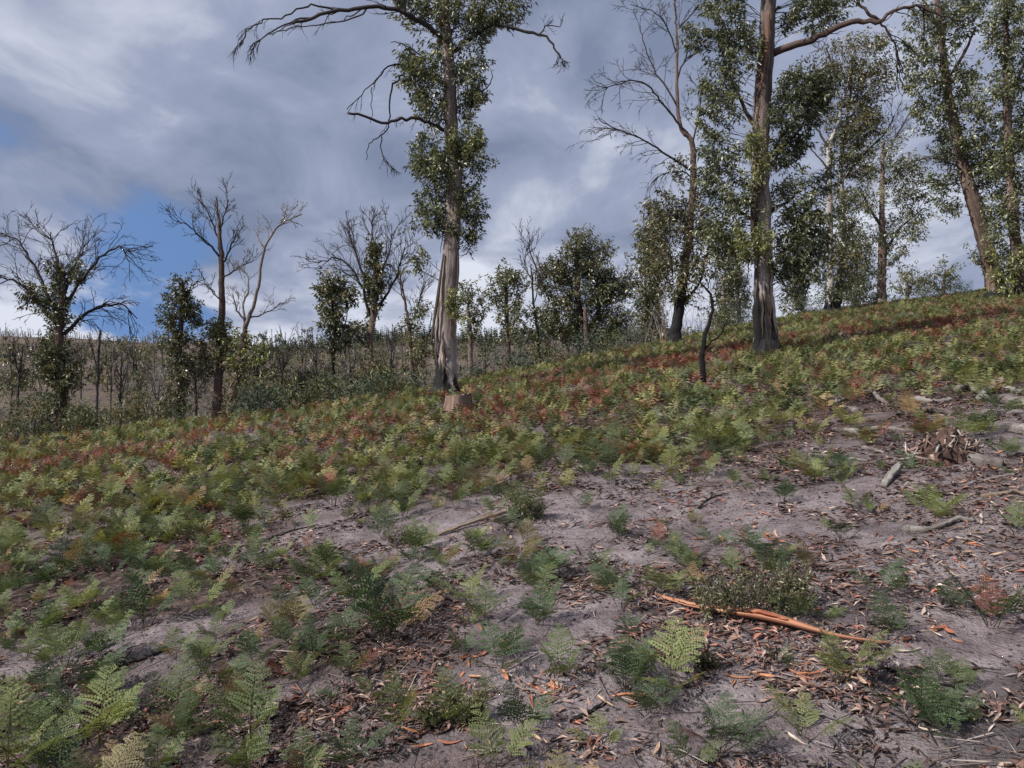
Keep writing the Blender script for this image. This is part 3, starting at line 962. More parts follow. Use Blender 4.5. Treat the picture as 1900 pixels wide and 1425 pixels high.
# --- pale-stemmed tree on the crest
tree('gum_tree', 'tall gum with thin white forked stem in front of olive crown', seed=4, Y=40.0, fol=1.7,
     trunk=[(1545, 578), (1540, 540), (1542, 480), (1540, 420), (1538, 350), (1537, 290), (1540, 265), (1556, 225), (1562, 190), (1580, 130)],
     r=(13, 6, 5, 5, 5, 4, 3.5, 2.6, 2, 1.2), bark=M_white, char=1.5, dark=0.12, leaf=(0.26, 0.075), clump=0.55, per=34, pal=OL,
     stems=[([(1548, 575), (1560, 520), (1562, 460), (1564, 380), (1560, 300), (1575, 200), (1582, 110)], (9, 8, 6, 5, 4, 3, 2), 1.6, (0.5, 1.2))],
     limbs=[([(1538, 275), (1520, 245), (1508, 232)], (3, 1.2), -0.5, dict(n=3, L=0.8, depth=1), M_white),
            ([(1540, 318), (1520, 292), (1502, 275)], (2.4, 1), -0.6, None, M_white),
            ([(1542, 345), (1562, 335), (1575, 318)], (2, 1), -0.5, None, M_white),
            ([(1560, 340), (1600, 290), (1640, 250), (1660, 215)], (3, 1.2), 0.6, dict(n=9, L=1.6, depth=2, up=0.08)),
            ([(1575, 220), (1610, 180), (1640, 140)], (3, 1), 0.3, dict(n=8, L=1.5, depth=2, up=0.1)),
            ([(1560, 160), (1540, 110), (1530, 80)], (2.5, 1), 0.3, dict(n=6, L=1.3, depth=2, up=0.1))],
     foliage=[(1590, 110, 55, 48, 44), (1555, 165, 45, 45, 38), (1610, 160, 42, 48, 32), (1580, 225, 48, 40, 38), (1555, 285, 35, 50, 36, OL + DARK), (1600, 235, 40, 28, 22, LIGHT + OL),
              (1585, 300, 26, 45, 18), (1560, 400, 26, 60, 30, OL + DARK), (1560, 500, 30, 55, 40), (1530, 480, 14, 50, 8), (1545, 545, 26, 28, 16, DARK)])

tree('gum_tree', 'red-trunked gum with broad olive crown rising beside two low bushes', seed=5, Y=52.0, fol=1.7,
     trunk=[(1637, 560), (1636, 520), (1637, 470), (1636, 400), (1637, 330), (1640, 260)], r=(9, 8, 7, 5, 4, 2), bark=M_brown, char=0, dark=0.15,
     leaf=(0.30, 0.09), clump=0.7, per=32, pal=OL + GREEN,
     limbs=[([(1640, 470), (1665, 430), (1690, 405), (1715, 385)], (4, 1.4), -0.4, dict(n=6, L=1.3, depth=1, up=0.1)),
            ([(1636, 420), (1610, 380), (1598, 350)], (4, 1.4), -0.4, dict(n=5, L=1.3, depth=1, up=0.1)),
            ([(1640, 290), (1670, 240), (1700, 190)], (3, 1.2), 0.3, dict(n=9, L=1.8, depth=2, up=0.1)),
            ([(1690, 300), (1730, 290), (1755, 300)], (2, 1), 0.3, dict(n=6, L=1.3, depth=1, up=0.0))],
     foliage=[(1640, 300, 48, 45, 42), (1675, 340, 40, 50, 42), (1608, 370, 34, 40, 26), (1610, 455, 34, 40, 30, DARK), (1665, 430, 38, 40, 32), (1700, 385, 22, 26, 10), (1615, 510, 28, 28, 18, DARK), (1655, 480, 25, 22, 10)])

tree('gum_tree', 'thick leaning gum with red-brown trunk and glossy crown on the hilltop', seed=6, base=(1850, 556), fol=1.35,
     trunk=[(1852, 558), (1842, 510), (1828, 450), (1812, 395), (1796, 340), (1781, 285), (1766, 210), (1752, 120), (1742, 30), (1735, -60)],
     r=(18, 14, 13, 12, 11, 9, 8, 6, 5, 3), bark=M_brown, char=1.3, dark=0.35, ribbons=8, leaf=(0.24, 0.07), clump=0.45, per=38, pal=GREEN, sides=16,
     limbs=[([(1745, 60), (1725, 20), (1700, -20)], (4, 2), 0.4, dict(n=4, L=1.0, depth=1), M_brown),
            ([(1760, 150), (1790, 95), (1810, 50)], (4, 2), 0.4, dict(n=4, L=1.0, depth=1), M_brown),
            ([(1790, 320), (1760, 300), (1715, 290)], (2, 0.8), -0.5, dict(n=6, L=0.9, depth=1, up=-0.1))],
     foliage=[(1735, 60, 48, 55, 48), (1775, 40, 42, 45, 30), (1720, 140, 42, 45, 36), (1770, 170, 45, 55, 46), (1730, 215, 32, 38, 20), (1790, 250, 42, 50, 44), (1760, 280, 30, 35, 18),
              (1815, 320, 35, 45, 30), (1755, 350, 22, 35, 16), (1770, 390, 20, 24, 8), (1835, 385, 30, 45, 22), (1835, 300, 26, 60, 20), (1820, 480, 20, 24, 8), (1800, -30, 80, 50, 20)])

tree('gum_tree', 'dense gum at the slope top with bright green sprouting foot', seed=7, Y=31.0, fol=1.35,
     trunk=[(1898, 570), (1890, 500), (1880, 400), (1872, 280), (1868, 150), (1866, 20), (1864, -100)], r=(12, 10, 9, 7, 6, 4, 2), bark=M_brown, char=1.2, dark=0.4,
     leaf=(0.24, 0.07), clump=0.5, per=38, pal=GREEN,
     limbs=[([(1870, 200), (1900, 120), (1930, 60)], (4, 2), 0.4, None, M_brown)],
     foliage=[(1868, 60, 42, 60, 50), (1895, 120, 40, 60, 40), (1855, 190, 30, 50, 28), (1900, 240, 35, 60, 40), (1870, 300, 30, 50, 30), (1895, 380, 35, 55, 40), (1865, 420, 22, 45, 18), (1885, 490, 32, 40, 36, LIGHT), (1870, 530, 22, 24, 14, LIGHT), (1920, 500, 40, 60, 30, GREEN), (1925, 300, 45, 120, 30)])

# --- low bushes on the skyline
tree('round_tree', 'small rounded leafy tree on the skyline right of the red-trunked gum', seed=8, Y=58.0, trunk=[(1683, 570), (1683, 540), (1682, 505)], r=(4, 3, 1.5),
     leaf=(0.3, 0.1), clump=0.6, per=30, pal=OL + GREEN, foliage=[(1682, 530, 34, 28, 40), (1690, 515, 18, 14, 10)])
tree('round_tree', 'small upright leafy tree on the skyline left of the leaning gum', seed=9, Y=58.0, trunk=[(1750, 560), (1751, 530), (1754, 500)], r=(4, 3, 1.5),
     leaf=(0.3, 0.1), clump=0.6, per=30, pal=GREEN, foliage=[(1745, 525, 26, 20, 24), (1757, 508, 18, 20, 14)])

# --- middle distance, beyond the crest
tree('gum_tree', 'broad dense dark green tree clump with several stems behind the red ferns', seed=10, Y=44.0, fol=1.7,
     trunk=[(1075, 690), (1078, 620), (1072, 540), (1070, 450)], r=(9, 7, 5, 2), bark=M_brown, dark=0.5, leaf=(0.28, 0.085), clump=0.62, per=36, pal=DARK + OL,
     stems=[([(1085, 690), (1100, 620), (1120, 540)], (6, 5, 2), 0, (0.2, 0.5)), ([(1062, 690), (1040, 610), (1020, 540)], (6, 5, 2), 0, (-0.2, 0.3)), ([(1090, 690), (1088, 640), (1086, 570)], (4, 4, 3), 0, (-1.2, -1.3))],
     limbs=[([(1020, 560), (1000, 510), (985, 470), (980, 455)], (3, 1), -0.3, dict(n=8, L=1.4, depth=2, up=0.1))],
     foliage=[(1075, 460, 26, 26, 30), (1060, 500, 32, 30, 34), (1100, 500, 30, 30, 30), (1030, 520, 30, 32, 34), (1085, 550, 40, 40, 54), (1130, 540, 32, 36, 44), (1125, 600, 40, 36, 46), (1050, 590, 42, 42, 54), (1090, 630, 50, 22, 30), (1018, 590, 20, 30, 12), (1112, 465, 12, 14, 6)])
tree('gum_tree', 'slim tufted young gum with Y-shaped green head between stump and dense clump', seed=11, Y=34.0,
     trunk=[(942, 700), (943, 640), (940, 580), (938, 500)], r=(5, 4, 4, 2), bark=M_brown, dark=0.4, leaf=(0.24, 0.07), clump=0.42, per=34, pal=GREEN + OL,
     stems=[([(944, 640), (955, 590), (965, 545)], (3, 2, 1.5), 0, (0, -0.3))],
     foliage=[(938, 520, 24, 26, 30), (925, 550, 22, 18, 16), (962, 530, 12, 24, 12), (942, 575, 20, 30, 22), (945, 615, 16, 20, 10)])
tree('gum_tree', 'thin forked sapling with pale crossed stems and sparse leaves', seed=12, Y=29.0,
     trunk=[(1000, 705), (1000, 660), (998, 620), (990, 560), (985, 490)], r=(5, 4, 3, 2, 1), bark=M_black, char=1.5, leaf=(0.2, 0.06), clump=0.36, per=30, pal=DARK + OL,
     limbs=[([(1000, 640), (980, 610), (955, 585)], (2.5, 1.2), -0.4, None, M_white), ([(992, 560), (1002, 510), (995, 470)], (1.6, 0.8), 0.2, dict(n=6, L=0.9, depth=2, up=0.1)), ([(988, 530), (975, 490), (978, 460)], (1.5, 0.8), 0.2, dict(n=6, L=0.8, depth=2, up=0.1))],
     foliage=[(975, 590, 22, 26, 16), (995, 625, 20, 22, 14), (1008, 655, 16, 22, 10), (965, 635, 14, 14, 6)])
tree('gum_tree', 'small tufted tree just right of the tall pale trunk', seed=13, Y=38.0,
     trunk=[(872, 720), (873, 640), (870, 590), (868, 535)], r=(5, 4, 3, 1.5), bark=M_brown, dark=0.4, leaf=(0.25, 0.075), clump=0.42, per=34, pal=GREEN + OL,
     foliage=[(868, 550, 18, 22, 16), (885, 575, 16, 28, 14), (872, 600, 20, 26, 16), (878, 625, 16, 16, 8)])
tree('gum_tree', 'twiggy domed tree with one narrow leafy column up its middle', seed=14, Y=27.0,
     trunk=[(690, 770), (688, 700), (686, 640), (694, 570), (697, 500), (697, 450)], r=(8, 7, 6, 6, 5, 2), bark=M_brown, char=1.8, dark=0.3, leaf=(0.2, 0.06), clump=0.34, per=40, pal=DARK + OL,
     limbs=[([(690, 590), (670, 530), (650, 495), (620, 480), (590, 490)], (4, 1.2), -0.6, dict(n=12, L=1.2, depth=2, up=0.06, r=0.016)),
            ([(692, 560), (668, 500), (655, 455), (640, 420)], (4, 1.2), 0.5, dict(n=12, L=1.2, depth=2, up=0.1, r=0.016)),
            ([(696, 470), (690, 430), (694, 400)], (3, 1), 0.3, dict(n=9, L=1.0, depth=2, up=0.12, r=0.014)),
            ([(694, 580), (720, 545), (738, 500), (752, 460)], (4.5, 1.2), 0.4, dict(n=12, L=1.2, depth=2, up=0.1, r=0.016)),
            ([(700, 520), (722, 470), (726, 430)], (3, 1), -0.4, dict(n=10, L=1.1, depth=2, up=0.12, r=0.014)),
            ([(686, 650), (650, 610), (625, 600)], (3, 1), -0.3, dict(n=5, L=0.8, depth=1))],
     foliage=[(697, 480, 18, 24, 24), (698, 525, 22, 30, 36), (692, 570, 16, 26, 16), (660, 620, 20, 14, 8), (680, 610, 14, 20, 8)])
tree('gum_tree', 'lollipop-shaped olive tree on a thin dark stem', seed=15, Y=25.0,
     trunk=[(614, 790), (616, 740), (618, 680), (620, 610), (618, 530)], r=(4, 4, 3.5, 3, 1.5), bark=M_black, dark=0.5, leaf=(0.2, 0.06), clump=0.36, per=40, pal=OL + DARK,
     limbs=[([(620, 640), (640, 600), (650, 560)], (2, 1), 0.2, None)],
     foliage=[(618, 545, 28, 32, 46), (615, 595, 26, 30, 32), (645, 555, 14, 22, 12), (640, 620, 18, 20, 12), (622, 640, 18, 22, 14)])
tree('gum_tree', 'leafy purple-twigged sapling tucked against the left of the tall gum', seed=16, Y=30.0,
     trunk=[(772, 740), (765, 680), (760, 620), (752, 560), (745, 520)], r=(5, 4, 3, 2, 1), bark=M_brown, dark=0.3, leaf=(0.2, 0.06), clump=0.4, per=34, pal=OL + [G2],
     limbs=[([(760, 620), (775, 570), (785, 530)], (2.4, 1), 0.2, dict(n=8, L=1.0, depth=2, up=0.12)), ([(752, 570), (742, 530), (748, 500)], (2, 1), 0.2, dict(n=8, L=1.0, depth=2, up=0.12)), ([(768, 690), (790, 640), (800, 590)], (2.4, 1), -0.3, dict(n=6, L=0.8, depth=1, up=0.12))],
     foliage=[(775, 580, 16, 20, 12), (780, 650, 26, 26, 24, LIGHT + OL), (765, 610, 18, 18, 10), (770, 680, 20, 18, 10)])
tree('dead_tree', 'tall bare dead tree with straight dark trunk above a leafy skirt', seed=17, Y=24.0,
     trunk=[(400, 800), (403, 740), (407, 680), (411, 600), (412, 520), (409, 450), (404, 400), (402, 365)], r=(9, 8, 7, 6, 5, 4, 2.5, 1), bark=M_brown, char=1.2, dark=0.55, leaf=(0.18, 0.05), clump=0.36, per=40, pal=LIGHT + OL,
     limbs=[([(410, 480), (388, 455), (365, 432), (345, 415), (326, 412)], (3, 1), -0.4, dict(n=8, L=0.9, depth=2, up=0.12, r=0.014)),
            ([(409, 450), (395, 415), (380, 385), (368, 372)], (2.4, 1), 0.3, dict(n=8, L=0.8, depth=2, up=0.12, r=0.012)),
            ([(411, 490), (430, 455), (442, 425)], (2.6, 1), 0.4, dict(n=7, L=0.8, depth=2, up=0.12, r=0.012)),
            ([(407, 430), (418, 395), (424, 370)], (2.2, 1), -0.3, dict(n=7, L=0.7, depth=2, up=0.12, r=0.012)),
            ([(411, 520), (440, 498), (465, 480)], (2.4, 1), -0.4, dict(n=7, L=0.8, depth=2, up=0.1, r=0.012)),
            ([(411, 560), (392, 540), (378, 520), (370, 500)], (2, 0.8), 0.2, dict(n=6, L=0.7, depth=2, up=0.0, r=0.012))],
     foliage=[(400, 640, 36, 30, 36, LIGHT + OL), (388, 680, 26, 34, 24, OL), (425, 660, 20, 34, 16, OL), (405, 615, 24, 18, 14, LIGHT)])
tree('dead_tree', 'crooked dead tree with white forked limbs and charred leaning foot', seed=18, Y=22.8,
     trunk=[(428, 795), (432, 740), (440, 690), (450, 640), (456, 600)], r=(11, 9, 7, 5, 4), bark=M_brown, char=1.5, dark=0.2, leaf=(0.18, 0.05), clump=0.34, per=38, pal=LIGHT + OL, limb_mat=M_white,
     limbs=[([(456, 605), (470, 565), (480, 520), (488, 470), (505, 432), (528, 410), (560, 396)], (4.5, 1.2), -0.3, dict(n=9, L=0.6, depth=2, up=0.06, r=0.011, t0=0.55), M_white),
            ([(522, 414), (530, 392), (524, 374)], (1.5, 0.8), 0.1, dict(n=4, L=0.3, depth=1, up=0.1, r=0.008)),
            ([(457, 610), (452, 570), (462, 530), (458, 505)], (3, 1), 0.3, dict(n=7, L=0.6, depth=2, up=0.1, r=0.011), M_white),
            ([(455, 600), (440, 575), (432, 545)], (2.5, 1), -0.3, dict(n=5, L=0.6, depth=2, up=0.1, r=0.01), M_white),
            ([(462, 590), (495, 580), (520, 562)], (2, 0.8), 0.2, dict(n=6, L=0.6, depth=2, up=0.05, r=0.01)),
            ([(492, 465), (478, 440), (482, 430)], (2, 0.8), 0.2, dict(n=4, L=0.5, depth=1, up=0.1, r=0.01))],
     foliage=[(440, 690, 22, 36, 20, LIGHT + OL), (470, 660, 26, 22, 16, LIGHT), (485, 690, 18, 22, 10, OL), (450, 640, 20, 16, 10, LIGHT)])
tree('gum_tree', 'narrow leaf-sheathed dark column tree standing among dead scrub', seed=19, Y=23.6,
     trunk=[(332, 790), (330, 740), (332, 680), (335, 610), (340, 550), (338, 520)], r=(7, 6, 5, 4, 3, 1), bark=M_brown, char=0.8, dark=0.4, leaf=(0.18, 0.05), clump=0.3, per=42, pal=DARK + OL,
     limbs=[([(335, 620), (318, 600), (306, 590)], (1.8, 0.8), 0.1, dict(n=3, L=0.5, depth=1)), ([(338, 560), (352, 540), (368, 520)], (1.6, 0.8), 0.1, dict(n=4, L=0.6, depth=1))],
     foliage=[(338, 540, 14, 22, 14), (332, 575, 26, 28, 28), (356, 590, 16, 28, 16), (318, 600, 18, 18, 12), (330, 640, 20, 36, 28), (332, 700, 18, 40, 28), (330, 750, 18, 26, 14)])
tree('gum_tree', 'wide spreading half-dead tree with arching twigs and dark leafy trunk', seed=20, Y=23.6,
     trunk=[(115, 800), (114, 750), (112, 690), (110, 630), (112, 580), (118, 530), (114, 490)], r=(11, 9, 8, 7, 6, 4, 2), bark=M_brown, char=0.8, dark=0.5, leaf=(0.18, 0.05), clump=0.32, per=42, pal=DARK + OL,
     limbs=[([(110, 610), (70, 560), (30, 525), (-10, 510)], (5, 1.4), -0.5, dict(n=14, L=1.2, depth=2, up=-0.02, r=0.015)),
            ([(108, 590), (80, 530), (55, 480), (30, 445), (0, 430)], (4.5, 1.2), 0.5, dict(n=14, L=1.2, depth=2, up=0.0, r=0.015)),
            ([(112, 560), (110, 500), (100, 460), (95, 430)], (4, 1.2), 0.3, dict(n=12, L=1.1, depth=2, up=0.05, r=0.014)),
            ([(115, 580), (150, 520), (185, 480), (215, 460), (245, 470)], (4.5, 1.2), -0.5, dict(n=15, L=1.2, depth=2, up=-0.02, r=0.015)),
            ([(118, 620), (150, 590), (185, 570), (225, 565), (255, 590)], (5, 1.2), 0.4, dict(n=15, L=1.0, depth=2, up=-0.12, r=0.015)),
            ([(115, 560), (140, 490), (160, 450)], (4, 1.2), 0.6, dict(n=12, L=1.1, depth=2, up=0.02, r=0.014))],
     foliage=[(112, 530, 18, 40, 22), (140, 515, 18, 30, 16), (88, 570, 22, 28, 18), (60, 550, 18, 24, 12), (112, 600, 22, 36, 26), (100, 660, 28, 36, 40), (122, 700, 30, 40, 46), (108, 745, 26, 26, 22), (85, 690, 18, 36, 18)])

# trees standing behind the slender gum and along the right crest
for k, (px, Yd, top, w, lab, pl) in enumerate([
        (1200, 42.0, 430, 26, 'pale double-stemmed gum seen left of the slender half-bare gum', DARK + OL),
        (1222, 50.0, 400, 22, 'thin hazy gum showing through behind the slender half-bare gum', OL),
        (1345, 46.0, 470, 20, 'grey-stemmed sapling seen past the charred dead sapling', GREEN + OL),
        (1372, 48.0, 430, 22, 'leafy sapling half hidden left of the big cream gum', GREEN),
        (1490, 44.0, 440, 24, 'airy sapling showing right of the big cream gum', OL + GREEN),
        (1590, 54.0, 420, 24, 'leafy gum filling the gap left of the red-trunked gum', DARK + OL)]):
    r_ = np.random.default_rng(900 + k)
    tree('gum_tree', lab, seed=30 + k, Y=Yd, fol=1.5, trunk=[(px, 660), (px + 2, 600), (px - 3, 540), (px + 4, top + 20)], r=(4, 3.5, 3, 1.2), bark=M_pale if k % 2 == 0 else M_brown, dark=0.3,
         leaf=(0.28, 0.085), clump=0.6, per=30, pal=pl,
         limbs=[([(px, 560), (px + 14, 520), (px + 18, 470)], (2, 0.8), 0.3, dict(n=7, L=1.4, depth=2, up=0.1)), ([(px - 2, 580), (px - 16, 530), (px - 20, 490)], (2, 0.8), 0.3, dict(n=7, L=1.4, depth=2, up=0.1))],
         foliage=[(px + r_.normal(0, 6), yy, w * r_.uniform(0.7, 1.1), 24, int(12 + w * 0.4)) for yy in np.arange(top + 20, 640, 36)])

# --- charred sapling standing in the ferns
tree('dead_sapling', 'thin charred leafless sapling with two crooked arms, standing in ferns', seed=50, base=(1306, 716), bark=M_black, limb_mat=M_black,
     trunk=[(1306, 716), (1304, 680), (1303, 645), (1312, 610), (1320, 580), (1321, 555), (1312, 538), (1300, 524)], r=(6.5, 5, 4.5, 3.5, 3, 2.5, 2, 1), dark=0.5, sides=9,
     limbs=[([(1305, 650), (1322, 635), (1338, 618), (1345, 600)], (3, 1.2), -0.1, dict(n=3, L=0.25, depth=1, r=0.008)),
            ([(1321, 560), (1335, 550), (1352, 538)], (2.2, 1), 0.1, dict(n=3, L=0.25, depth=1, r=0.007)),
            ([(1310, 536), (1318, 520), (1314, 505)], (1.6, 0.8), 0.05, dict(n=3, L=0.2, depth=1, r=0.006))])

# --- more dead saplings among the scrub, each its own
for k, (px, Yd, top, lean, mat) in enumerate([(178, 60, 612, 5, M_dead), (572, 21.5, 700, -14, M_black), (555, 21.6, 690, 10, M_black), (475, 30, 640, 3, M_dead), (258, 34, 650, -4, M_dead), (30, 26, 640, 8, M_dead),
                                             (75, 24, 660, 18, M_white), (222, 30, 655, 3, M_dead), (520, 27, 660, 4, M_dead), (590, 33, 640, -3, M_dead), (720, 29, 640, 5, M_dead), (655, 31, 650, -5, M_dead), (290, 27, 690, 5, M_white), (365, 28, 670, -3, M_dead)]):
    r_ = np.random.default_rng(1200 + k)
    lab = ['slim bare pole tree rising alone above the far valley scrub', 'black forked dead sapling at the fern edge', 'black forked dead sapling at the fern edge'][k] if k < 3 else 'thin %s leafless sapling in the hollow near %s' % ('white' if mat is M_white else 'grey', mark(TREE_MARKS, (px - 950) / F * Yd, Yd)[0])
    tree('dead_sapling', lab, group='black saplings at the fern edge' if k in (1, 2) else ('leafless saplings in the valley scrub' if k > 2 else None), seed=60 + k, Y=Yd,
         trunk=[(px, 800), (px + lean * 0.3, 760), (px + lean * 0.8, (top + 760) / 2), (px + lean * 1.5, top)], r=(3.0, 2.6, 1.9, 0.8) if k else (2.6, 2.4, 2.2, 1.8), bark=mat, limb_mat=mat, dark=0.4, sides=7,
         limbs=[([(px + lean * q_, 760 + (top - 760) * q_), (px + lean * q_ + s_ * r_.uniform(4, 9), 745 + (top - 745) * min(1, q_ + 0.2)), (px + lean * q_ + s_ * r_.uniform(7, 16), 740 + (top - 740) * min(1.05, q_ + 0.38))], (1.5, 0.7), 0.3 * s_, dict(n=5, L=0.6, depth=2, up=0.14, r=0.009))
                for q_, s_ in zip(r_.uniform(0.05, 0.7, 4), (-1, 1, -1, 1))])

# ------------------------------------------------------------------ sawn stump in front of the tall gum


def build_stump():
    b = hit(849, 774)
    s = b[1] / F
    E = empty('tree_stump', b, 'short broad sawn stump, pale side and blackened cracks, below the tall gum', 'stump')
    n = 40
    a = np.arange(n) / n * 2 * math.pi
    rs = np.random.default_rng(4)
    lob = 1 + 0.07 * np.sin(3 * a + 1) + 0.06 * np.sin(5 * a + 2.2) + 0.035 * rs.normal(size=n)
    R = 26 * s
    Hh = 40 * s
    rings = []
    for k, (h, m) in enumerate(((-0.12, 1.42), (0.12, 1.2), (0.4, 1.06), (0.75, 0.97), (1.0, 0.90))):
        jag = (0.2 * np.sin(a + 2.2) + 0.05 * np.sin(2 * a + 0.4) + 0.05 * np.sin(7 * a) + 0.045 * rs.normal(size=n)) * Hh * (0.7 if k == 4 else 0.3 if k == 3 else 0)
        rings.append(np.stack([np.cos(a) * R * lob * m * (1 + rs.normal(0, 0.012, n)), np.sin(a) * R * lob * m * (1 + rs.normal(0, 0.012, n)), h * Hh + jag + 0 * a], 1))
    V = np.concatenate(rings)
    q = np.concatenate([np.stack([k * n + np.arange(n), k * n + (np.arange(n) + 1) % n, (k + 1) * n + (np.arange(n) + 1) % n, (k + 1) * n + np.arange(n)], 1) for k in range(4)])
    st = np.stack([np.tile(np.cos(a), 5) * 2, np.tile(np.sin(a), 5) * 2, V[:, 2]], 1)
    ch = np.tile(np.clip(np.cos(a + 0.1) * 0.7 - 0.3, -0.5, 0.5), 5)
    c = np.stack([ch, 0 * ch + .5, 0 * ch + 0.15], 1)
    mb = MB(); mb.add(V, q, None, c, st)
    mb.build('stump_side', M_stump, E, (0, 0, 0), smooth=True)
    top = rings[-1] * np.array((0.96, 0.96, 1)) - np.array((0, 0, 0.02))
    inner = top * np.array((0.5, 0.5, 1)); inner[:, 2] -= 0.02
    Vt = np.concatenate([top, inner, [[0, 0, inner[:, 2].mean()]]])
    i = np.arange(n); j = (i + 1) % n
    mt = MB(); mt.add(Vt, np.stack([i, j, n + j, n + i], 1), np.stack([n + i, n + j, np.full(n, 2 * n)], 1), (0.38, 0.29, 0.23), np.stack([Vt[:, 0] * 8, Vt[:, 1] * 8, 0 * Vt[:, 0]], 1))
    mt.build('cut_top', M_wood, E)
    # vertical splits standing a little proud
    for k, an in enumerate((-2.2, -1.75, -1.35, -0.9)):
        x, y = math.cos(an) * R * 1.02, math.sin(an) * R * 1.02
        P = np.array([[x * 1.12, y * 1.12, -0.05], [x * 1.02, y * 1.02, Hh * 0.5], [x, y, Hh * (0.62 + 0.08 * (k % 3))]])
        mk = MB(); ribbon(mk, smooth_path(P, 8), [0.06, 0.05, 0.02], np.repeat(np.array((math.cos(an), math.sin(an), 0))[None], 8, 0), -0.15, 0.02, 4, [(0.33, 0.23, 0.175), (0.24, 0.155, 0.115), (0.03, 0.027, 0.027), (0.2, 0.135, 0.11)][k])
        mk.build('bark_plate', M_stripbark, E)


build_stump()

# ------------------------------------------------------------------ bracken


def frond_arrays(seed, detail):
    """a bracken frond of unit length: bare stalk, then paired pinnae; colour in the vertex colour is a tint"""
    r = np.random.default_rng(seed)
    n = 15
    t = np.linspace(0, 1, n)
    lean = r.uniform(0.05, 0.28); bend = r.uniform(0.3, 0.95)
    ang = lean + bend * t ** 1.6
    step = 1.0 / (n - 1)
    P = np.zeros((n, 3))
    for k in range(1, n):
        P[k] = P[k - 1] + step * np.array((0, math.sin(ang[k]), math.cos(ang[k])))
    side = r.normal(0, 0.05)
    P[:, 0] += side * t ** 2
    V, T, C = [], [], []
    nv = 0

    def tri(vs, c):
        nonlocal nv
        V.extend(vs); C.extend([c] * len(vs))
        if len(vs) == 4:
            T.append((nv, nv + 1, nv + 2)); T.append((nv, nv + 2, nv + 3))
        else:
            T.append((nv, nv + 1, nv + 2))
        nv += len(vs)
    # stalk
    w = 0.008
    stalk_c = np.array((1.0, 0.8, 0.85)) * 0.8
    sk = 1 if detail is True else (7 if detail is None else 3)
    for k in range(0, n - 1, sk):
        k2 = min(k + sk, n - 1)
        ww = w * (1 - 0.75 * k / n); w2 = w * (1 - 0.75 * k2 / n)
        tri([P[k] + (-ww, 0, 0), P[k] + (ww, 0, 0), P[k2] + (w2, 0, 0), P[k2] + (-w2, 0, 0)], stalk_c)
        if detail is True:
            tri([P[k] + (0, -ww, 0), P[k] + (0, ww, 0), P[k2] + (0, w2, 0), P[k2] + (0, -w2, 0)], stalk_c)
    t0 = r.uniform(0.26, 0.40)
    npair = 10 if detail is True else (6 if detail is None else 8)
    for k in range(npair):
        f = t0 + (1 - t0) * (k / npair) ** 0.9
        i = min(int(f * (n - 1)), n - 2)
        p = P[i] + (P[i + 1] - P[i]) * (f * (n - 1) - i)
        tg = norm(P[i + 1] - P[i])
        g = (f - t0) / (1 - t0)
        Lp = 0.40 * (1 - g) ** 0.85 * (0.75 + 0.25 * min(1, g * 6)) + 0.03
        for sgn in (-1, 1):
            if r.uniform() < 0.05: continue
            d = norm(np.array((sgn * 1.0, 0, 0)) + tg * r.uniform(0.5, 1.0) + np.array((0, 0, r.uniform(-0.25, 0.12))))
            nr = norm(np.cross(d, tg)) * sgn
            inpl = norm(np.cross(nr, d))
            L = Lp * r.uniform(0.85, 1.12)
            tint = np.array((1, 1, 1)) * r.uniform(0.8, 1.2)
            dr = r.uniform(0.05, 0.28)
            if detail == 'mid':
                m = 5
                for u in range(m):
                    fu = u / m; l2 = 0.13 * L * (1 - fu) ** 0.7 + 0.012
                    c0 = p + d * L * fu + np.array((0, 0, -1)) * dr * L * fu * fu
                    c1 = c0 + d * L / m * 1.0
                    for s2 in (-1, 1):
                        tri([c0, c1, c0 + d * L / m * 0.75 + inpl * s2 * l2], tint * r.uniform(0.8, 1.2))
            elif detail:
                m = max(3, int(9 * (L / 0.4) ** 0.6))
                for u in range(m):
                    fu = (u + 0.6) / m
                    c0 = p + d * L * fu + np.array((0, 0, -1)) * dr * L * fu * fu
                    l2 = 0.135 * L * (1 - fu) ** 0.55 + 0.014
                    wd = L / m * 0.95
                    for s2 in (-1, 1):
                        dd = norm(inpl * s2 + d * 0.45 + nr * r.uniform(-0.15, 0.35))
                        mid = c0 + dd * l2 * 0.5
                        tri([c0, mid + d * wd * 0.55, c0 + dd * l2, mid - d * wd * 0.55], tint * r.uniform(0.85, 1.15))
                tip = p + d * L + np.array((0, 0, -1)) * dr * L
                tri([tip - d * L * 0.16 + inpl * L * 0.05, tip, tip - d * L * 0.16 - inpl * L * 0.05], tint)
            else:
                wd = (0.10 if detail is False else 0.15) * L
                tip = p + d * L + np.array((0, 0, -1)) * dr * L
                mid = p + d * L * 0.42 + np.array((0, 0, -1)) * dr * L * 0.12
                tri([p, mid + inpl * wd * 1.2, tip, mid - inpl * wd], tint)
    return np.array(V), np.array(T), np.array(C)


NEAR_F = [frond_arrays(100 + k, True) for k in range(8)]
FAR_F = [frond_arrays(200 + k, False) for k in range(8)]
MID_F = [frond_arrays(200 + k, 'mid') for k in range(8)]
LOW_F = [frond_arrays(200 + k, None) for k in range(8)]
NEAR_MESH = []
for V, T, C in NEAR_F:
    mb = MB(); mb.add(V, None, T, C)
    NEAR_MESH.append(mb.mesh('frond', M_fern))

FERN_COL = {'green': (0.130, 0.148, 0.060), 'deep': (0.082, 0.108, 0.052), 'lime': (0.195, 0.200, 0.078), 'olive': (0.160, 0.142, 0.074),
            'rust': (0.18, 0.072, 0.052), 'tan': (0.27, 0.185, 0.10)}
FERN_WORD = {'green': 'mid-green', 'deep': 'deep green', 'lime': 'yellow-green', 'olive': 'dull olive', 'rust': 'rust-red withered', 'tan': 'straw-coloured dried'}


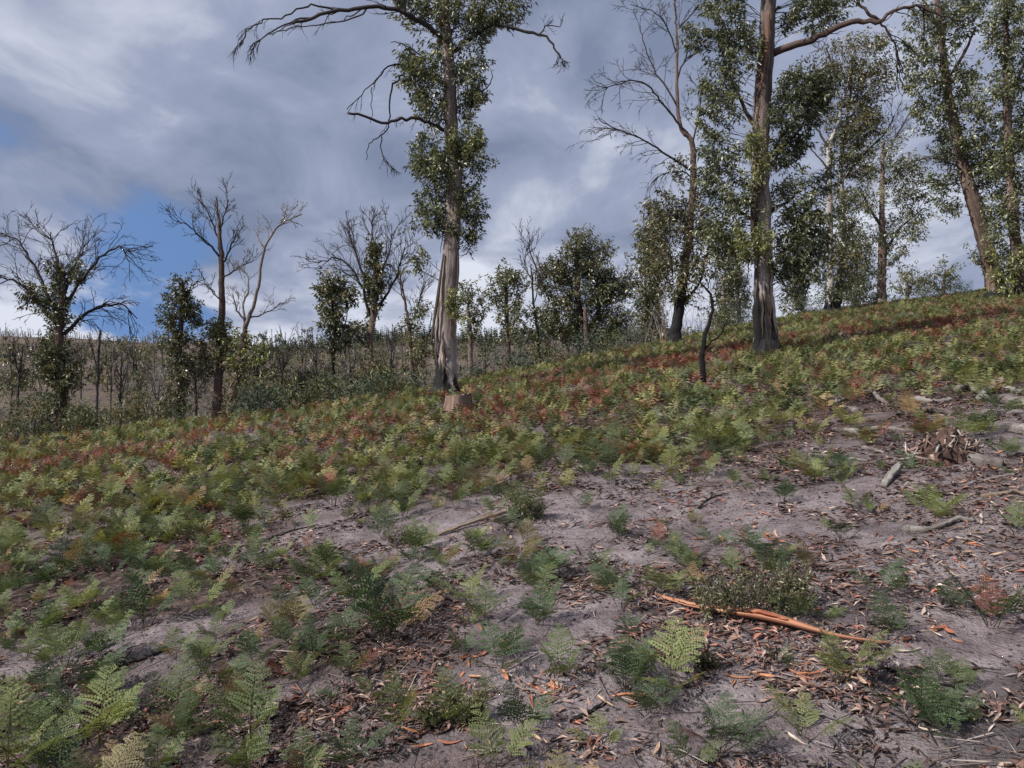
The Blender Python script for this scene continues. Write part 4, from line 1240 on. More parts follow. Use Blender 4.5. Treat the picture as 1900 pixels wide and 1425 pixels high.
def fern_positions():
    r = np.random.default_rng(5)
    n = 200000
    X = r.uniform(-20, 36, n); Y = r.uniform(1.9, 47, n)
    keep = (np.abs(X / Y) < 0.80) & (Y < crest(X) + 2.0)
    X, Y = X[keep], Y[keep]
    b = bare(X, Y)
    dens = np.interp(Y, [2, 4, 6, 7.5, 10, 20, 30, 46], [27, 28, 28, 27, 29, 27, 17, 12])
    dens = dens * np.clip(1.0 - 0.93 * b, 0.04, 1)
    dens = dens * np.clip(0.2 + 2.1 * (fbm(X / 1.2, Y / 1.4, 71, 3) - 0.25), np.interp(Y, [6, 9, 14], [0.15, 0.3, 0.5]), 1.3)
    # thinner among the fallen branches on the right
    dens = dens * (1 - 0.55 * np.exp(-(((X - 4.6) / 2.0) ** 2 + ((Y - 7.8) / 1.5) ** 2)))
    area = 56 * 45.1 / n
    k2 = r.uniform(0, 1, len(X)) < dens * area
    return X[k2], Y[k2]


RUST_SPOTS = [(*at_ground(px, py), rx * 1.5, ry * 1.35) for px, py, rx, ry in ((860, 775, 1.0, 1.2), (1010, 720, 1.8, 2.2), (1130, 690, 2.0, 2.6), (1180, 740, 1.2, 1.0), (430, 815, 2.2, 0.9), (620, 790, 1.4, 0.9), (130, 860, 2.2, 0.9), (1560, 640, 2.6, 1.6), (1640, 615, 3.0, 2.0), (1300, 670, 1.6, 1.6), (1800, 590, 2.5, 2.0), (330, 850, 1.2, 0.6))]


def fern_colour(r, x, y):
    spot = max(math.exp(-((x - ax) / rx) ** 2 - ((y - ay) / ry) ** 2) for ax, ay, rx, ry in RUST_SPOTS)
    rust = 0.02 + 0.72 * np.clip((y - 8.5) / 3, 0, 1) * np.clip(spot * 1.0 + (fbm(x / 1.3, y / 2.2, 97, 3) - 0.56) * 3.4, 0, 1)
    u = r.uniform()
    if y < 7.5:
        return str(r.choice(['green', 'deep', 'lime', 'olive', 'rust', 'tan'], p=[0.40, 0.36, 0.12, 0.08, 0.02, 0.02]))
    if u < rust: return 'rust'
    if u < rust + 0.04: return 'tan'
    return r.choice(['green', 'deep', 'lime', 'olive'], p=[0.42, 0.25, 0.22, 0.11])


HAND = [(1160, 1285, 105), (1242, 1285, 120), (1495, 1372, 100), (1335, 1395, 120), (1000, 1165, 85), (722, 1190, 150), (650, 1120, 100), (1225, 1112, 85), (1152, 1135, 75), (1640, 1112, 80),
        (1840, 1165, 120), (1650, 1185, 75), (975, 1365, 120), (1032, 1262, 100), (745, 1365, 120), (835, 1345, 95), (70, 1440, 170), (15, 1430, 140), (180, 1385, 130), (325, 1345, 115), (462, 1365, 120),
        (450, 1440, 100), (120, 1245, 120), (270, 1165, 95), (372, 1140, 85), (632, 1195, 90), (472, 1240, 90), (645, 1425, 100), (925, 1440, 110), (295, 1440, 80), (1275, 1430, 80), (1512, 895, 75), (972, 962, 90),
        (1130, 885, 70), (622, 940, 65), (712, 1005, 65), (772, 1035, 70), (1890, 995, 90), (1742, 965, 70), (1302, 895, 70), (1478, 1150, 75), (1535, 1152, 40), (1765, 1130, 70), (870, 1120, 70), (590, 1130, 80),
        (225, 1030, 70), (140, 1060, 75), (310, 1010, 70), (470, 1015, 65), (1455, 935, 50), (1120, 1385, 60), (1085, 945, 40), (880, 1010, 40)]
HAND_LAB = {0: 'bright upright fern on sand, left one of a close pair above curled bark', 1: 'taller upright fern, right one of a close pair on open sand', 2: 'lone pale-tipped fern on bare dark-speckled sand below the orange shards',
            5: 'largest dark bushy fern beside the small tan stick', 10: 'dark-stalked fern with open pinnae on bare sand by dead twigs', 4: 'flat wide-spread dark fern next to a white chip on sand'}


SHRUB = at_ground(1395, 1140)


def build_ferns():
    r = np.random.default_rng(8)
    X, Y = fern_positions()
    specs = []
    for k, (px, py, hp) in enumerate(HAND):
        p = hit(px, py)
        specs.append([p[0], p[1], hp / F * p[1] * 0.94, 'deep' if k in (4, 5, 10, 26, 27) else str(r.choice(['green', 'lime', 'green', 'deep', 'deep'])), k])
    hx = np.array([s[0] for s in specs]); hy = np.array([s[1] for s in specs])
    for x, y in zip(X, Y):
        if np.min((hx - x) ** 2 + (hy - y) ** 2) < 0.03: continue
        if abs(x - SHRUB[0]) < 0.42 and -0.5 < y - SHRUB[1] < 0.3: continue
        h = r.uniform(0.07, 0.22) if y < 6.5 else r.uniform(0.11, 0.29)
        h *= np.interp(y, [7, 10], [1, 1.12])
        specs.append([x, y, h, fern_colour(r, x, y), -1])
    vis = [(s[2] / s[1] if abs(s[0] / s[1]) < 0.70 and s[1] > 2.3 else 0, i) for i, s in enumerate(specs)]
    vis.sort(reverse=True)
    top = set(i for v, i in vis[:300]) | set(range(len(HAND)))
    far = {k: [] for k in range(24)}
    for i, (x, y, h, cname, hk) in enumerate(specs):
        z = float(gz(x, y)) - 0.012
        nf = int(r.integers(3, 7)) if y < 8 else (int(r.integers(3, 6)) if y < 10 else 3)
        if hk == 5: nf = 7
        base = np.array(FERN_COL[cname]) * r.uniform(0.8, 1.2) * (np.array((0.80, 0.90, 0.95)) if y < 6.5 and cname in ('green', 'deep', 'lime') else 1.0)
        if i in top:
            ph, dist = mark(SLOPE_MARKS, x, y)
            lab = '%s %s bracken fern of %s fronds %s %s' % ('small' if h < 0.17 else ('tall' if h > 0.25 else 'ankle-high'), FERN_WORD[cname], ('three', 'four', 'five', 'six')[min(nf, 6) - 3], 'beside' if dist < 0.5 else 'near', ph)
            E = empty('bracken_fern', (x, y, z), HAND_LAB.get(hk, lab), 'fern', 'bracken ferns on the slope')
        a0 = r.uniform(0, 6.28)
        for f in range(nf):
            k = int(r.integers(0, 8))
            az = a0 + f * 6.28 / nf + r.normal(0, 0.35)
            sc_ = h * r.uniform(0.75, 1.2) * 1.15
            tilt = r.uniform(-0.1, 0.55) if nf > 3 else r.uniform(-0.15, 0.4)
            off = r.uniform(0, 0.02 + 0.05 * (hk == 5))
            fx, fy = -math.sin(az) * off, math.cos(az) * off
            cc = base * r.uniform(0.82, 1.2)
            if r.uniform() < (0.04 if y < 6.5 else 0.06): cc = np.array(FERN_COL['rust']) * 0.7 if r.uniform() < 0.5 else np.array(FERN_COL['tan']) * 0.8
            if i in top:
                o = bpy.data.objects.new('frond', NEAR_MESH[k])
                o.location = (fx, fy, 0)
                o.rotation_euler = (-tilt, 0, az)
                o.scale = (sc_,) * 3
                o.color = (*cc, 1)
                o.parent = E
                col.objects.link(o)
            else:
                far[k + (8 if y < 6.5 else (16 if y > 8.7 else 0))].append((x + fx, y + fy, z, az, tilt, sc_, *cc))
    mb = MB()
    for k, lst in far.items():
        if not lst: continue
        A = np.array(lst)
        V, T, C = (FAR_F + MID_F + LOW_F)[k]
        ca, sa = np.cos(A[:, 3]), np.sin(A[:, 3]); ct, s_t = np.cos(-A[:, 4]), np.sin(-A[:, 4])
        v = V[None] * A[:, 5][:, None, None]
        y1 = v[..., 1] * ct[:, None] - v[..., 2] * s_t[:, None]
        z1 = v[..., 1] * s_t[:, None] + v[..., 2] * ct[:, None]
        x2 = v[..., 0] * ca[:, None] - y1 * sa[:, None]
        y2 = v[..., 0] * sa[:, None] + y1 * ca[:, None]
        W = np.stack([x2, y2, z1], -1) + A[:, None, :3]
        t = T[None] + (np.arange(len(A)) * len(V))[:, None, None]
        c = C[None] * A[:, None, 6:9]
        mb.add(W.reshape(-1, 3), None, t.reshape(-1, 3), c.reshape(-1, 3))
    o = mb.build('bracken_ground_cover', M_fern)
    tag(o, 'mass of green and rust-red bracken covering the slope up to the crest', 'bracken', kind='stuff')
    print('ferns', len(specs), 'far tris', sum(len(x) for x in mb.t))


build_ferns()

# ------------------------------------------------------------------ litter on the ground


def litter():
    r = np.random.default_rng(21)
    n = 170000
    u = r.uniform(0, 1, n)
    Y = 2.1 + 12.5 * u ** 1.5
    X = r.uniform(-0.76, 0.76, n) * Y
    b = bare(X, Y)
    patch = fbm(X / 0.45, Y / 0.38, 61, 3)
    p = np.clip((patch - 0.41) * 6.5, 0.02, 1) * np.clip(1.15 - 0.6 * b, 0.3, 1)
    k = r.uniform(0, 1, n) < p
    X, Y = X[k], Y[k]; n = len(X)
    Z = gz(X, Y) + r.uniform(0.002, 0.02, n)
    az = r.uniform(0, 6.28, n)
    L = r.uniform(0.25, 1, n) ** 1.6 * 0.085 * np.interp(Y, [3, 12], [0.9, 1.45]); W = L * r.uniform(0.05, 0.14, n)
    d = np.stack([np.cos(az), np.sin(az), r.normal(0, 0.18, n)], 1)
    d[:, 2] += 0.13 * d[:, 0]
    d = norm(d)
    s = norm(np.cross(d, np.stack([r.normal(0, 0.3, n), r.normal(0, 0.3, n), np.ones(n)], 1)))
    P = np.stack([X, Y, Z], 1)
    upv = np.array((0, 0, 1.0))
    mid = P + upv * (L * r.uniform(-0.02, 0.2, n))[:, None] + s * (L * r.normal(0, 0.07, n))[:, None]
    V = np.stack([P - d * L[:, None] / 2, mid + s * W[:, None], P + d * L[:, None] / 2, mid - s * W[:, None]], 1).reshape(-1, 3)
    pal = np.array([(0.19, 0.112, 0.092), (0.27, 0.165, 0.135), (0.12, 0.075, 0.066), (0.36, 0.255, 0.21), (0.05, 0.038, 0.038), (0.25, 0.205, 0.20), (0.46, 0.36, 0.31), (0.30, 0.125, 0.09)])
    # redder drifts here and there
    red = np.clip((fbm(X / 0.8, Y / 0.7, 63, 2) - 0.5) * 7, 0, 1)
    ci = r.choice(8, n, p=[.2, .15, .22, .1, .15, .09, .05, .04])
    ci = np.where(r.uniform(0, 1, n) < red * 0.55, r.choice([0, 1, 7, 3], n), ci)
    c = pal[ci] * (r.uniform(0.35, 1.2, n) * np.clip(0.6 + 1.2 * (fbm(X / 0.6, Y / 0.6, 67, 2) - 0.2), 0.5, 1.3))[:, None]
    bb = (np.arange(n) * 4)[:, None]
    mb = MB(); mb.add(V, None, np.concatenate([bb + np.array([[0, 1, 2]]), bb + np.array([[0, 2, 3]])]), np.repeat(c, 4, 0))
    o = mb.build('leaf_litter', M_litter)
    tag(o, 'scattered dry brown and reddish leaves littering the sand', 'leaf litter', kind='stuff')
    # twigs
    n = 6500
    Y = 2.2 + 13 * r.uniform(0, 1, n) ** 1.4; X = r.uniform(-0.75, 0.75, n) * Y
    p = np.clip((fbm(X / 0.8, Y / 0.7, 64, 3) - 0.3) * 3, 0.1, 1) * np.clip(1.1 - 0.75 * bare(X, Y), 0.15, 1)
    k = r.uniform(0, 1, n) < p
    X, Y = X[k], Y[k]; n = len(X)
    az = r.uniform(0, 6.28, n); L = r.uniform(0.04, 0.20, n)
    x2, y2 = X + np.cos(az) * L, Y + np.sin(az) * L
    A = np.stack([X, Y, gz(X, Y) + r.uniform(0, 0.02, n)], 1); B = np.stack([x2, y2, gz(x2, y2) + r.uniform(0, 0.035, n)], 1)
    c = np.array([(0.05, 0.04, 0.038), (0.17, 0.13, 0.115), (0.10, 0.07, 0.06), (0.30, 0.26, 0.24)])[r.choice(4, n, p=[.4, .25, .22, .13])]
    rr = r.uniform(0.0012, 0.0042, n)
    mb = MB(); sticks(mb, A, B, rr, rr * 0.6, c)
    o = mb.build('twig_litter', M_litter)
    tag(o, 'thin dead twigs strewn over the sand and between ferns', 'twigs', kind='stuff')
    # charcoal crumbs and clods
    n = 13000
    Y = 2.2 + 7.5 * r.uniform(0, 1, n) ** 1.3; X = r.uniform(-0.75, 0.75, n) * Y
    k = r.uniform(0, 1, n) < np.clip((fbm(X / 0.5, Y / 0.5, 66, 3) - 0.38) * 4, 0.06, 1)
    X, Y = X[k], Y[k]; n = len(X)
    S = r.uniform(0.002, 0.011, n) * np.where(r.uniform(0, 1, n) < 0.06, 1.7, 1)
    az = r.uniform(0, 6.28, n); e = r.uniform(0.9, 2.2, n)
    base = np.stack([X, Y, gz(X, Y)], 1)
    u = np.stack([np.cos(az), np.sin(az), 0 * az], 1) * (S * e)[:, None]; w = np.stack([-np.sin(az), np.cos(az), 0 * az], 1) * S[:, None] * 0.8
    dn = np.array((0, 0, -0.004))
    V = np.stack([base - u + dn, base + w + dn, base + u * 0.9 + dn, base - w + dn, base + upv * (S * 0.75)[:, None] + u * r.uniform(-0.4, 0.4, n)[:, None]], 1).reshape(-1, 3)
    bb = (np.arange(n) * 5)[:, None]
    t = np.concatenate([bb + np.array([[i, (i + 1) % 4, 4]]) for i in range(4)])
    c = np.array([(0.015, 0.014, 0.015), (0.04, 0.034, 0.034), (0.12, 0.10, 0.10), (0.20, 0.165, 0.165)])[r.choice(4, n, p=[.5, .25, .15, .1])]
    mb = MB(); mb.add(V, None, t, np.repeat(c, 5, 0))
    o = mb.build('charcoal_crumbs', M_litter)
    tag(o, 'black charcoal crumbs peppering the grey sand', 'charcoal', kind='stuff')


litter()

# curled bark flakes, each its own thing
FLAKES = []
for k in range(7):
    r = np.random.default_rng(300 + k)
    L = 1.0
    P = np.stack([np.linspace(-0.5, 0.5, 9), 0.08 * np.sin(np.linspace(0, 3, 9) + k), 0.10 * np.abs(np.linspace(-1, 1, 9)) ** 2 * r.uniform(0.2, 1.4)], 1)
    mb = MB(); ribbon(mb, P, [0.05, 0.16 * r.uniform(0.6, 1.3), 0.2 * r.uniform(0.6, 1.2), 0.04], None, r.uniform(0.15, 0.6), 0.02, 5, (1, 1, 1), r.uniform(-0.6, 0.6))
    FLAKES.append(mb)
flake_cols = {'red': (0.30, 0.115, 0.07), 'orange': (0.46, 0.20, 0.10), 'tan': (0.46, 0.32, 0.22), 'brown': (0.15, 0.08, 0.06), 'pale': (0.55, 0.45, 0.38)}
flake_mats = {}
for nm, c in flake_cols.items():
    m, nt, N, L_, b = new_mat(nm + '_bark_flake')
    st = attr(N, 'st').outputs['Vector']
    n1 = nz(N, L_, mapping(N, L_, st, (2.5, 2.5, 3)), 1.0, 5, 0.65, 0.4)
    L_.new(rampn(N, L_, n1, [(0.3, tuple(x * 0.45 for x in c)), (0.5, c), (0.72, tuple(min(x * 1.35, 0.8) for x in c))]), b.inputs['Base Color'])
    b.inputs['Roughness'].default_value = 0.8
    bump(N, L_, n1, 0.4, 0.02, b)
    flake_mats[nm] = m
FM = {(k, nm): mb.mesh('bark_flake', flake_mats[nm]) for k, mb in enumerate(FLAKES) for nm in flake_cols}


def flakes():
    r = np.random.default_rng(33)
    spots = []
    # drifts read off the photograph: pixel centre, spread, number, colours
    for px, py, sx, sy, n, cols in ((1400, 1268, 28, 10, 9, ['orange', 'tan']), (1530, 1250, 45, 14, 16, ['orange', 'tan', 'red']), (1010, 1280, 45, 22, 14, ['orange', 'tan', 'red']), (900, 1240, 40, 25, 16, ['orange', 'tan', 'red']),
                                    (1180, 1300, 22, 10, 8, ['red', 'orange']), (780, 1260, 30, 15, 9, ['red', 'brown']), (1260, 940, 50, 20, 8, ['brown', 'red']), (1150, 1050, 70, 25, 16, ['red', 'tan', 'brown']),
                                    (1720, 1190, 40, 12, 12, ['red', 'orange', 'pale']), (1350, 1000, 60, 12, 14, ['red', 'tan', 'orange']), (1570, 1075, 40, 12, 8, ['red', 'orange']), (600, 1300, 60, 35, 22, ['red', 'brown', 'tan']),
                                    (790, 1350, 60, 40, 14, ['red', 'orange', 'brown']), (40, 1320, 30, 15, 6, ['red', 'orange']), (520, 1090, 80, 40, 14, ['brown', 'red', 'tan']), (1700, 1000, 120, 50, 26, ['red', 'tan', 'brown', 'pale']),
                                    (1800, 1040, 60, 30, 14, ['orange', 'red', 'tan']), (1500, 930, 120, 30, 12, ['brown', 'red']), (1770, 880, 80, 25, 14, ['tan', 'orange', 'red']), (1050, 1350, 90, 40, 8, ['tan', 'pale']), (1560, 1380, 150, 40, 5, ['pale', 'tan']),
                                    (830, 1130, 80, 40, 12, ['red', 'brown', 'tan'])):
        for k in range(n):
            spots.append((px + r.normal(0, sx), py + r.normal(0, sy), str(r.choice(cols))))
    labs = {'red': 'curled red-brown', 'orange': 'curled orange', 'tan': 'curled tan', 'brown': 'dark brown', 'pale': 'pale bleached'}
    for px, py, nm in spots[:300]:
        if py > 1420: py = 1420 - r.uniform(0, 40)
        p = hit(px, py)
        k = int(r.integers(0, 7))
        o = bpy.data.objects.new('bark_flake', FM[(k, nm)])
        sz = r.uniform(0.035, 0.11) * (1.0 if p[1] < 5 else 1.3)
        o.scale = (sz, sz * r.uniform(0.7, 1.2), sz)
        o.rotation_euler = (r.normal(0, 0.2), r.normal(0, 0.15) - 0.1, r.uniform(0, 6.28))
        o.location = (p[0], p[1], p[2] + 0.006)
        col.objects.link(o)
        ph, dist = mark(SLOPE_MARKS, p[0], p[1])
        tag(o, '%s %s flake of shed bark %s %s' % ('large' if sz > 0.09 else ('tiny' if sz < 0.055 else 'small'), labs[nm], 'beside' if dist < 0.4 else 'near', ph), 'bark', nm + ' bark flakes on the ground')


flakes()


def on_ground(pxs, lift=0.0):
    P = []
    for q in pxs:
        p = hit(q[0], q[1])
        p[2] += (q[2] if len(q) > 2 else 0.0) + lift
        P.append(p)
    return np.array(P)


# the long orange strip of bark
def orange_strip():
    P = smooth_path(on_ground([(1215, 1108), (1270, 1128), (1330, 1146, 0.01), (1400, 1160, 0.02), (1460, 1176, 0.025), (1520, 1190, 0.02), (1580, 1198, 0.015), (1650, 1203, 0.01)]), 40)
    k = np.ones(7) / 7
    zz = np.convolve(np.pad(P[:, 2], 3, 'edge'), k, 'valid')
    P[:, 2] = np.maximum(zz, gz(P[:, 0], P[:, 1])) + 0.012
    r = np.random.default_rng(3)
    b = P[20].copy()
    E = empty('bark_sheet', b, 'long orange-red curled strip of bark lying below the heathy shrub', 'bark')
    mb = MB(); ribbon(mb, P, [0.01, 0.025, 0.04, 0.055, 0.075, 0.06, 0.04, 0.028, 0.022, 0.012], None, 0.4, 0.005, 7, (0.42, 0.20, 0.125), 0.35)
    mb.build('bark_sheet_body', M_stripbark, E, b)
    for s_, off, a, e in ((1, 0.028, 10, 24), (-1, 0.02, 4, 17)):
        Q = P[a:e] + np.array((0.0, s_ * off, 0.014)) + r.normal(0, 0.003, (e - a, 3))
        mb = MB(); ribbon(mb, Q, [0.004, 0.022, 0.026, 0.006], None, 0.4, 0.004, 4, [(0.46, 0.26, 0.16), (0.52, 0.33, 0.22), (0.30, 0.10, 0.06), (0.46, 0.23, 0.14)][a % 4], 0.5)
        mb.build('splinter', M_stripbark, E, b)


orange_strip()


def log(pxs, r0, r1, mat, label, name='fallen_branch', forks=(), char=-0.3, dark=0.2, seed=0, cat='branch', group=None):
    P = on_ground(pxs)
    n = max(10, 5 * len(P))
    P = smooth_path(P, n)
    zz = np.convolve(np.pad(P[:, 2], 2, 'edge'), np.ones(5) / 5, 'valid')
    lift = np.array([np.interp(k, np.linspace(0, 1, len(pxs)), [q[2] if len(q) > 2 else 0 for q in pxs]) for k in np.linspace(0, 1, n)])
    R = np.linspace(r0, r1, n) * (1.3 if pxs[0][1] < 1000 and pxs[0][0] > 1400 else 1.0)
    P[:, 2] = np.maximum(zz, gz(P[:, 0], P[:, 1]) + lift) + R * 0.55
    rr = np.random.default_rng(seed + 1)
    P += rr.normal(0, 0.15, P.shape) * R[:, None]
    b = P[n // 2].copy()
    E = empty(name, b, label, cat, group)
    mb = MB(); tube(mb, P, R * (1 + rr.normal(0, 0.08, n)), 12, np.stack([char + 0.75 * np.clip(np.sin(np.linspace(0, 9, n) + seed * 1.7) - 0.35, 0, 1), np.full(n, 0.5), dark + 0.25 * np.sin(np.linspace(0, 7, n) + seed)], 1), 0.13, seed)
    mb.build('stem', mat, E, b, smooth=True)
    T = norm(np.gradient(P, axis=0))
    for t, L, an in forks:
        i = int(t * (n - 1))
        sd = norm(np.cross(T[i], np.array((0, 0, 1.0))))
        d = norm(T[i] * math.cos(an) + sd * math.sin(an) + np.array((0, 0, 0.28)))
        Q = np.array([P[i], P[i] + d * L * 0.5 + (0, 0, 0.01), P[i] + d * L + np.array((0, 0, -0.02))])
        mf = MB(); tube(mf, smooth_path(Q, 6), [R[i] * 0.7, R[i] * 0.25], 7, (char, 0.5, dark), 0.06, seed)
        mf.build('side_branch', mat, E, b, smooth=True)
    return E


log([(1605, 722, 0.10), (1625, 742, 0.04), (1648, 752)], 0.026, 0.014, M_log, 'forked bleached branch propped up above the fern bank', forks=[(0.45, 0.16, 1.1)], seed=1)
log([(1545, 800), (1590, 803), (1640, 797), (1680, 803), (1715, 800)], 0.022, 0.016, M_log, 'long white bleached branch lying level left of the rotten stump', forks=[(0.3, 0.12, -0.8)], seed=2)
log([(1665, 770), (1690, 768), (1730, 766, 0.02), (1770, 770)], 0.030, 0.024, M_log, 'grey log just above the rotten stump, dark underside', dark=0.6, seed=3)
log([(1560, 760), (1590, 766)], 0.03, 0.03, M_log, 'short fat grey log end among the ferns', dark=0.5, seed=4)
log([(1775, 732, 0.05), (1800, 727, 0.03), (1835, 745)], 0.026, 0.02, M_log, 'bleached crooked branch in the pale tangle up the slope', forks=[(0.5, 0.2, 0.9)], seed=5)
log([(1815, 745), (1840, 728, 0.06), (1858, 722, 0.08)], 0.028, 0.03, M_log, 'thick white broken bough end resting on the pale tangle', forks=[(0.7, 0.12, -0.9)], dark=0.0, seed=6)
log([(1860, 745), (1900, 758), (1950, 770)], 0.05, 0.05, M_log, 'stout grey log lying half in the ferns on the far right', dark=0.35, seed=7, name='fallen_log', cat='log')
log([(1870, 800), (1900, 806), (1940, 810)], 0.04, 0.035, M_log, 'weathered grey log below the stout one, among ferns', dark=0.4, seed=8, name='fallen_log', cat='log')
log([(1780, 850), (1820, 862), (1860, 868)], 0.045, 0.03, M_log, 'pale chunky log end at the foot of the rotten stump', dark=0.45, seed=9, name='fallen_log', cat='log')
log([(1640, 905), (1652, 892, 0.02), (1668, 878, 0.05)], 0.018, 0.022, M_white, 'short white splintered branch pointing up from the litter', seed=10, dark=0.0)
log([(1680, 985), (1705, 990), (1740, 983, 0.01), (1775, 973, 0.02), (1810, 968)], 0.024, 0.008, M_log, 'curved smooth driftwood-like branch with thick grey end', seed=11, dark=0.05)
log([(795, 1002, 0.01), (850, 985, 0.02), (900, 970, 0.03), (945, 956, 0.03)], 0.011, 0.016, M_tan, 'long straight tan stick lying slantwise on the sand', seed=12, dark=-0.2, name='stick', cat='stick')
log([(642, 1084), (662, 1072, 0.02), (684, 1062, 0.04)], 0.008, 0.011, M_tan, 'short tan stick leaning in the large bushy fern', seed=13, dark=-0.1, name='stick', cat='stick')
log([(1645, 1245), (1690, 1262), (1740, 1272), (1795, 1286)], 0.008, 0.005, M_black, 'thin black stick on open sand below the orange strip', seed=14, name='stick', cat='stick')
log([(1775, 1250), (1815, 1242)], 0.008, 0.006, M_black, 'short burnt stick beside the thin black stick', seed=15, name='stick', cat='stick')
log([(1296, 946), (1315, 935, 0.03), (1345, 928, 0.05)], 0.010, 0.005, M_black, 'small burnt forked branch on the upper sand patch', forks=[(0.4, 0.1, 0.8), (0.6, 0.1, -0.7)], seed=16)
log([(150, 1268), (200, 1250), (250, 1232), (310, 1205)], 0.022, 0.016, M_dead, 'charred log sunk in ferns and litter on the left', char=0.3, seed=17, name='fallen_log', cat='log')
log([(20, 1180), (90, 1162), (160, 1140), (250, 1115)], 0.010, 0.006, M_dead, 'long thin grey stick across the left sand streak', seed=18, name='stick', cat='stick')
log([(0, 1150), (60, 1132), (130, 1108)], 0.016, 0.008, M_dead, 'dark weathered stick along the edge of the left sand streak', seed=19, name='stick', cat='stick')
log([(1480, 1330), (1540, 1342), (1600, 1365), (1640, 1400), (1660, 1418)], 0.005, 0.003, M_dead, 'thin bent twig trailing over speckled sand', forks=[(0.5, 0.12, 0.5)], seed=20, name='stick', cat='stick')
log([(860, 1268), (885, 1282), (930, 1288)], 0.007, 0.004, M_log, 'small bowed grey twig near the orange bark drift', seed=21, name='stick', cat='stick')
log([(1060, 1345), (1100, 1325), (1125, 1305)], 0.010, 0.007, M_black, 'dark crooked stick in the gully below the ferns', seed=22, name='stick', cat='stick')
log([(1720, 1078), (1770, 1092), (1800, 1102)], 0.009, 0.005, M_log, 'grey straight stick in the litter right of the heathy shrub', seed=23, name='stick', cat='stick')
log([(1170, 840), (1210, 834), (1245, 830)], 0.018, 0.012, M_log, 'short pale branch among ferns above the sand patch', seed=24)
log([(1225, 772), (1250, 776), (1268, 782)], 0.030, 0.02, M_white, 'white bone-like branch stub in the mid slope ferns', seed=25, dark=0.0)
log([(1090, 745), (1120, 752), (1150, 745, 0.05)], 0.02, 0.012, M_dead, 'grey dead branch tangled in the rust-red ferns', forks=[(0.3, 0.4, 0.9), (0.6, 0.35, -0.8)], seed=26)
log([(55, 830), (90, 828), (128, 822)], 0.13, 0.12, M_black, 'charred log lying at the far fern edge below the scrub', char=0.2, seed=27, name='fallen_log', cat='log')
log([(1790, 905), (1840, 890), (1890, 880)], 0.012, 0.008, M_log, 'thin pale stick across the orange litter below the stump', seed=28, name='stick', cat='stick', dark=0.0)
log([(1600, 835), (1640, 843)], 0.02, 0.014, M_log, 'short grey stick left of the rotten stump foot', seed=29, name='stick', cat='stick', dark=0.3)


for k, (pts, r0, r1, mt, lab) in enumerate([
        ([(1515, 752), (1550, 748), (1580, 742, 0.03)], 0.022, 0.014, M_white, 'pale forked bough left of the propped bleached branch'),
        ([(1690, 742), (1730, 748), (1765, 744)], 0.026, 0.018, M_log, 'grey branch lying between the bleached branch and the tangle'),
        ([(1860, 722), (1885, 730), (1910, 728)], 0.03, 0.02, M_white, 'white broken limb behind the stout grey log'),
        ([(1500, 846), (1560, 850), (1610, 858)], 0.014, 0.009, M_log, 'thin grey stick in litter left of the rotten stump'),
        ([(1690, 868), (1700, 850, 0.03), (1722, 838, 0.05)], 0.016, 0.012, M_log, 'upturned grey root at the left side of the rotten stump'),
        ([(1820, 925), (1870, 918), (1915, 922)], 0.014, 0.01, M_tan, 'tan stick in orange litter right of the rotten stump'),
        ([(1330, 865), (1390, 858), (1440, 862)], 0.014, 0.009, M_log, 'slender grey branch along the top edge of the sand patch'),
        ([(1235, 812), (1290, 818), (1330, 812)], 0.018, 0.010, M_white, 'bleached branch half hidden in mid slope ferns above the sand'),
        ([(500, 1000), (545, 985), (590, 975)], 0.010, 0.006, M_dead, 'dark twiggy stick on the left upper sand streak'),
        ([(380, 1290), (430, 1275), (470, 1272)], 0.008, 0.005, M_dead, 'grey twig between foreground ferns and red litter')]):
    log(pts, r0, r1, mt, lab, seed=40 + k, dark=0.1, forks=[(0.5, 0.12, 0.8 if k % 2 else -0.8)])


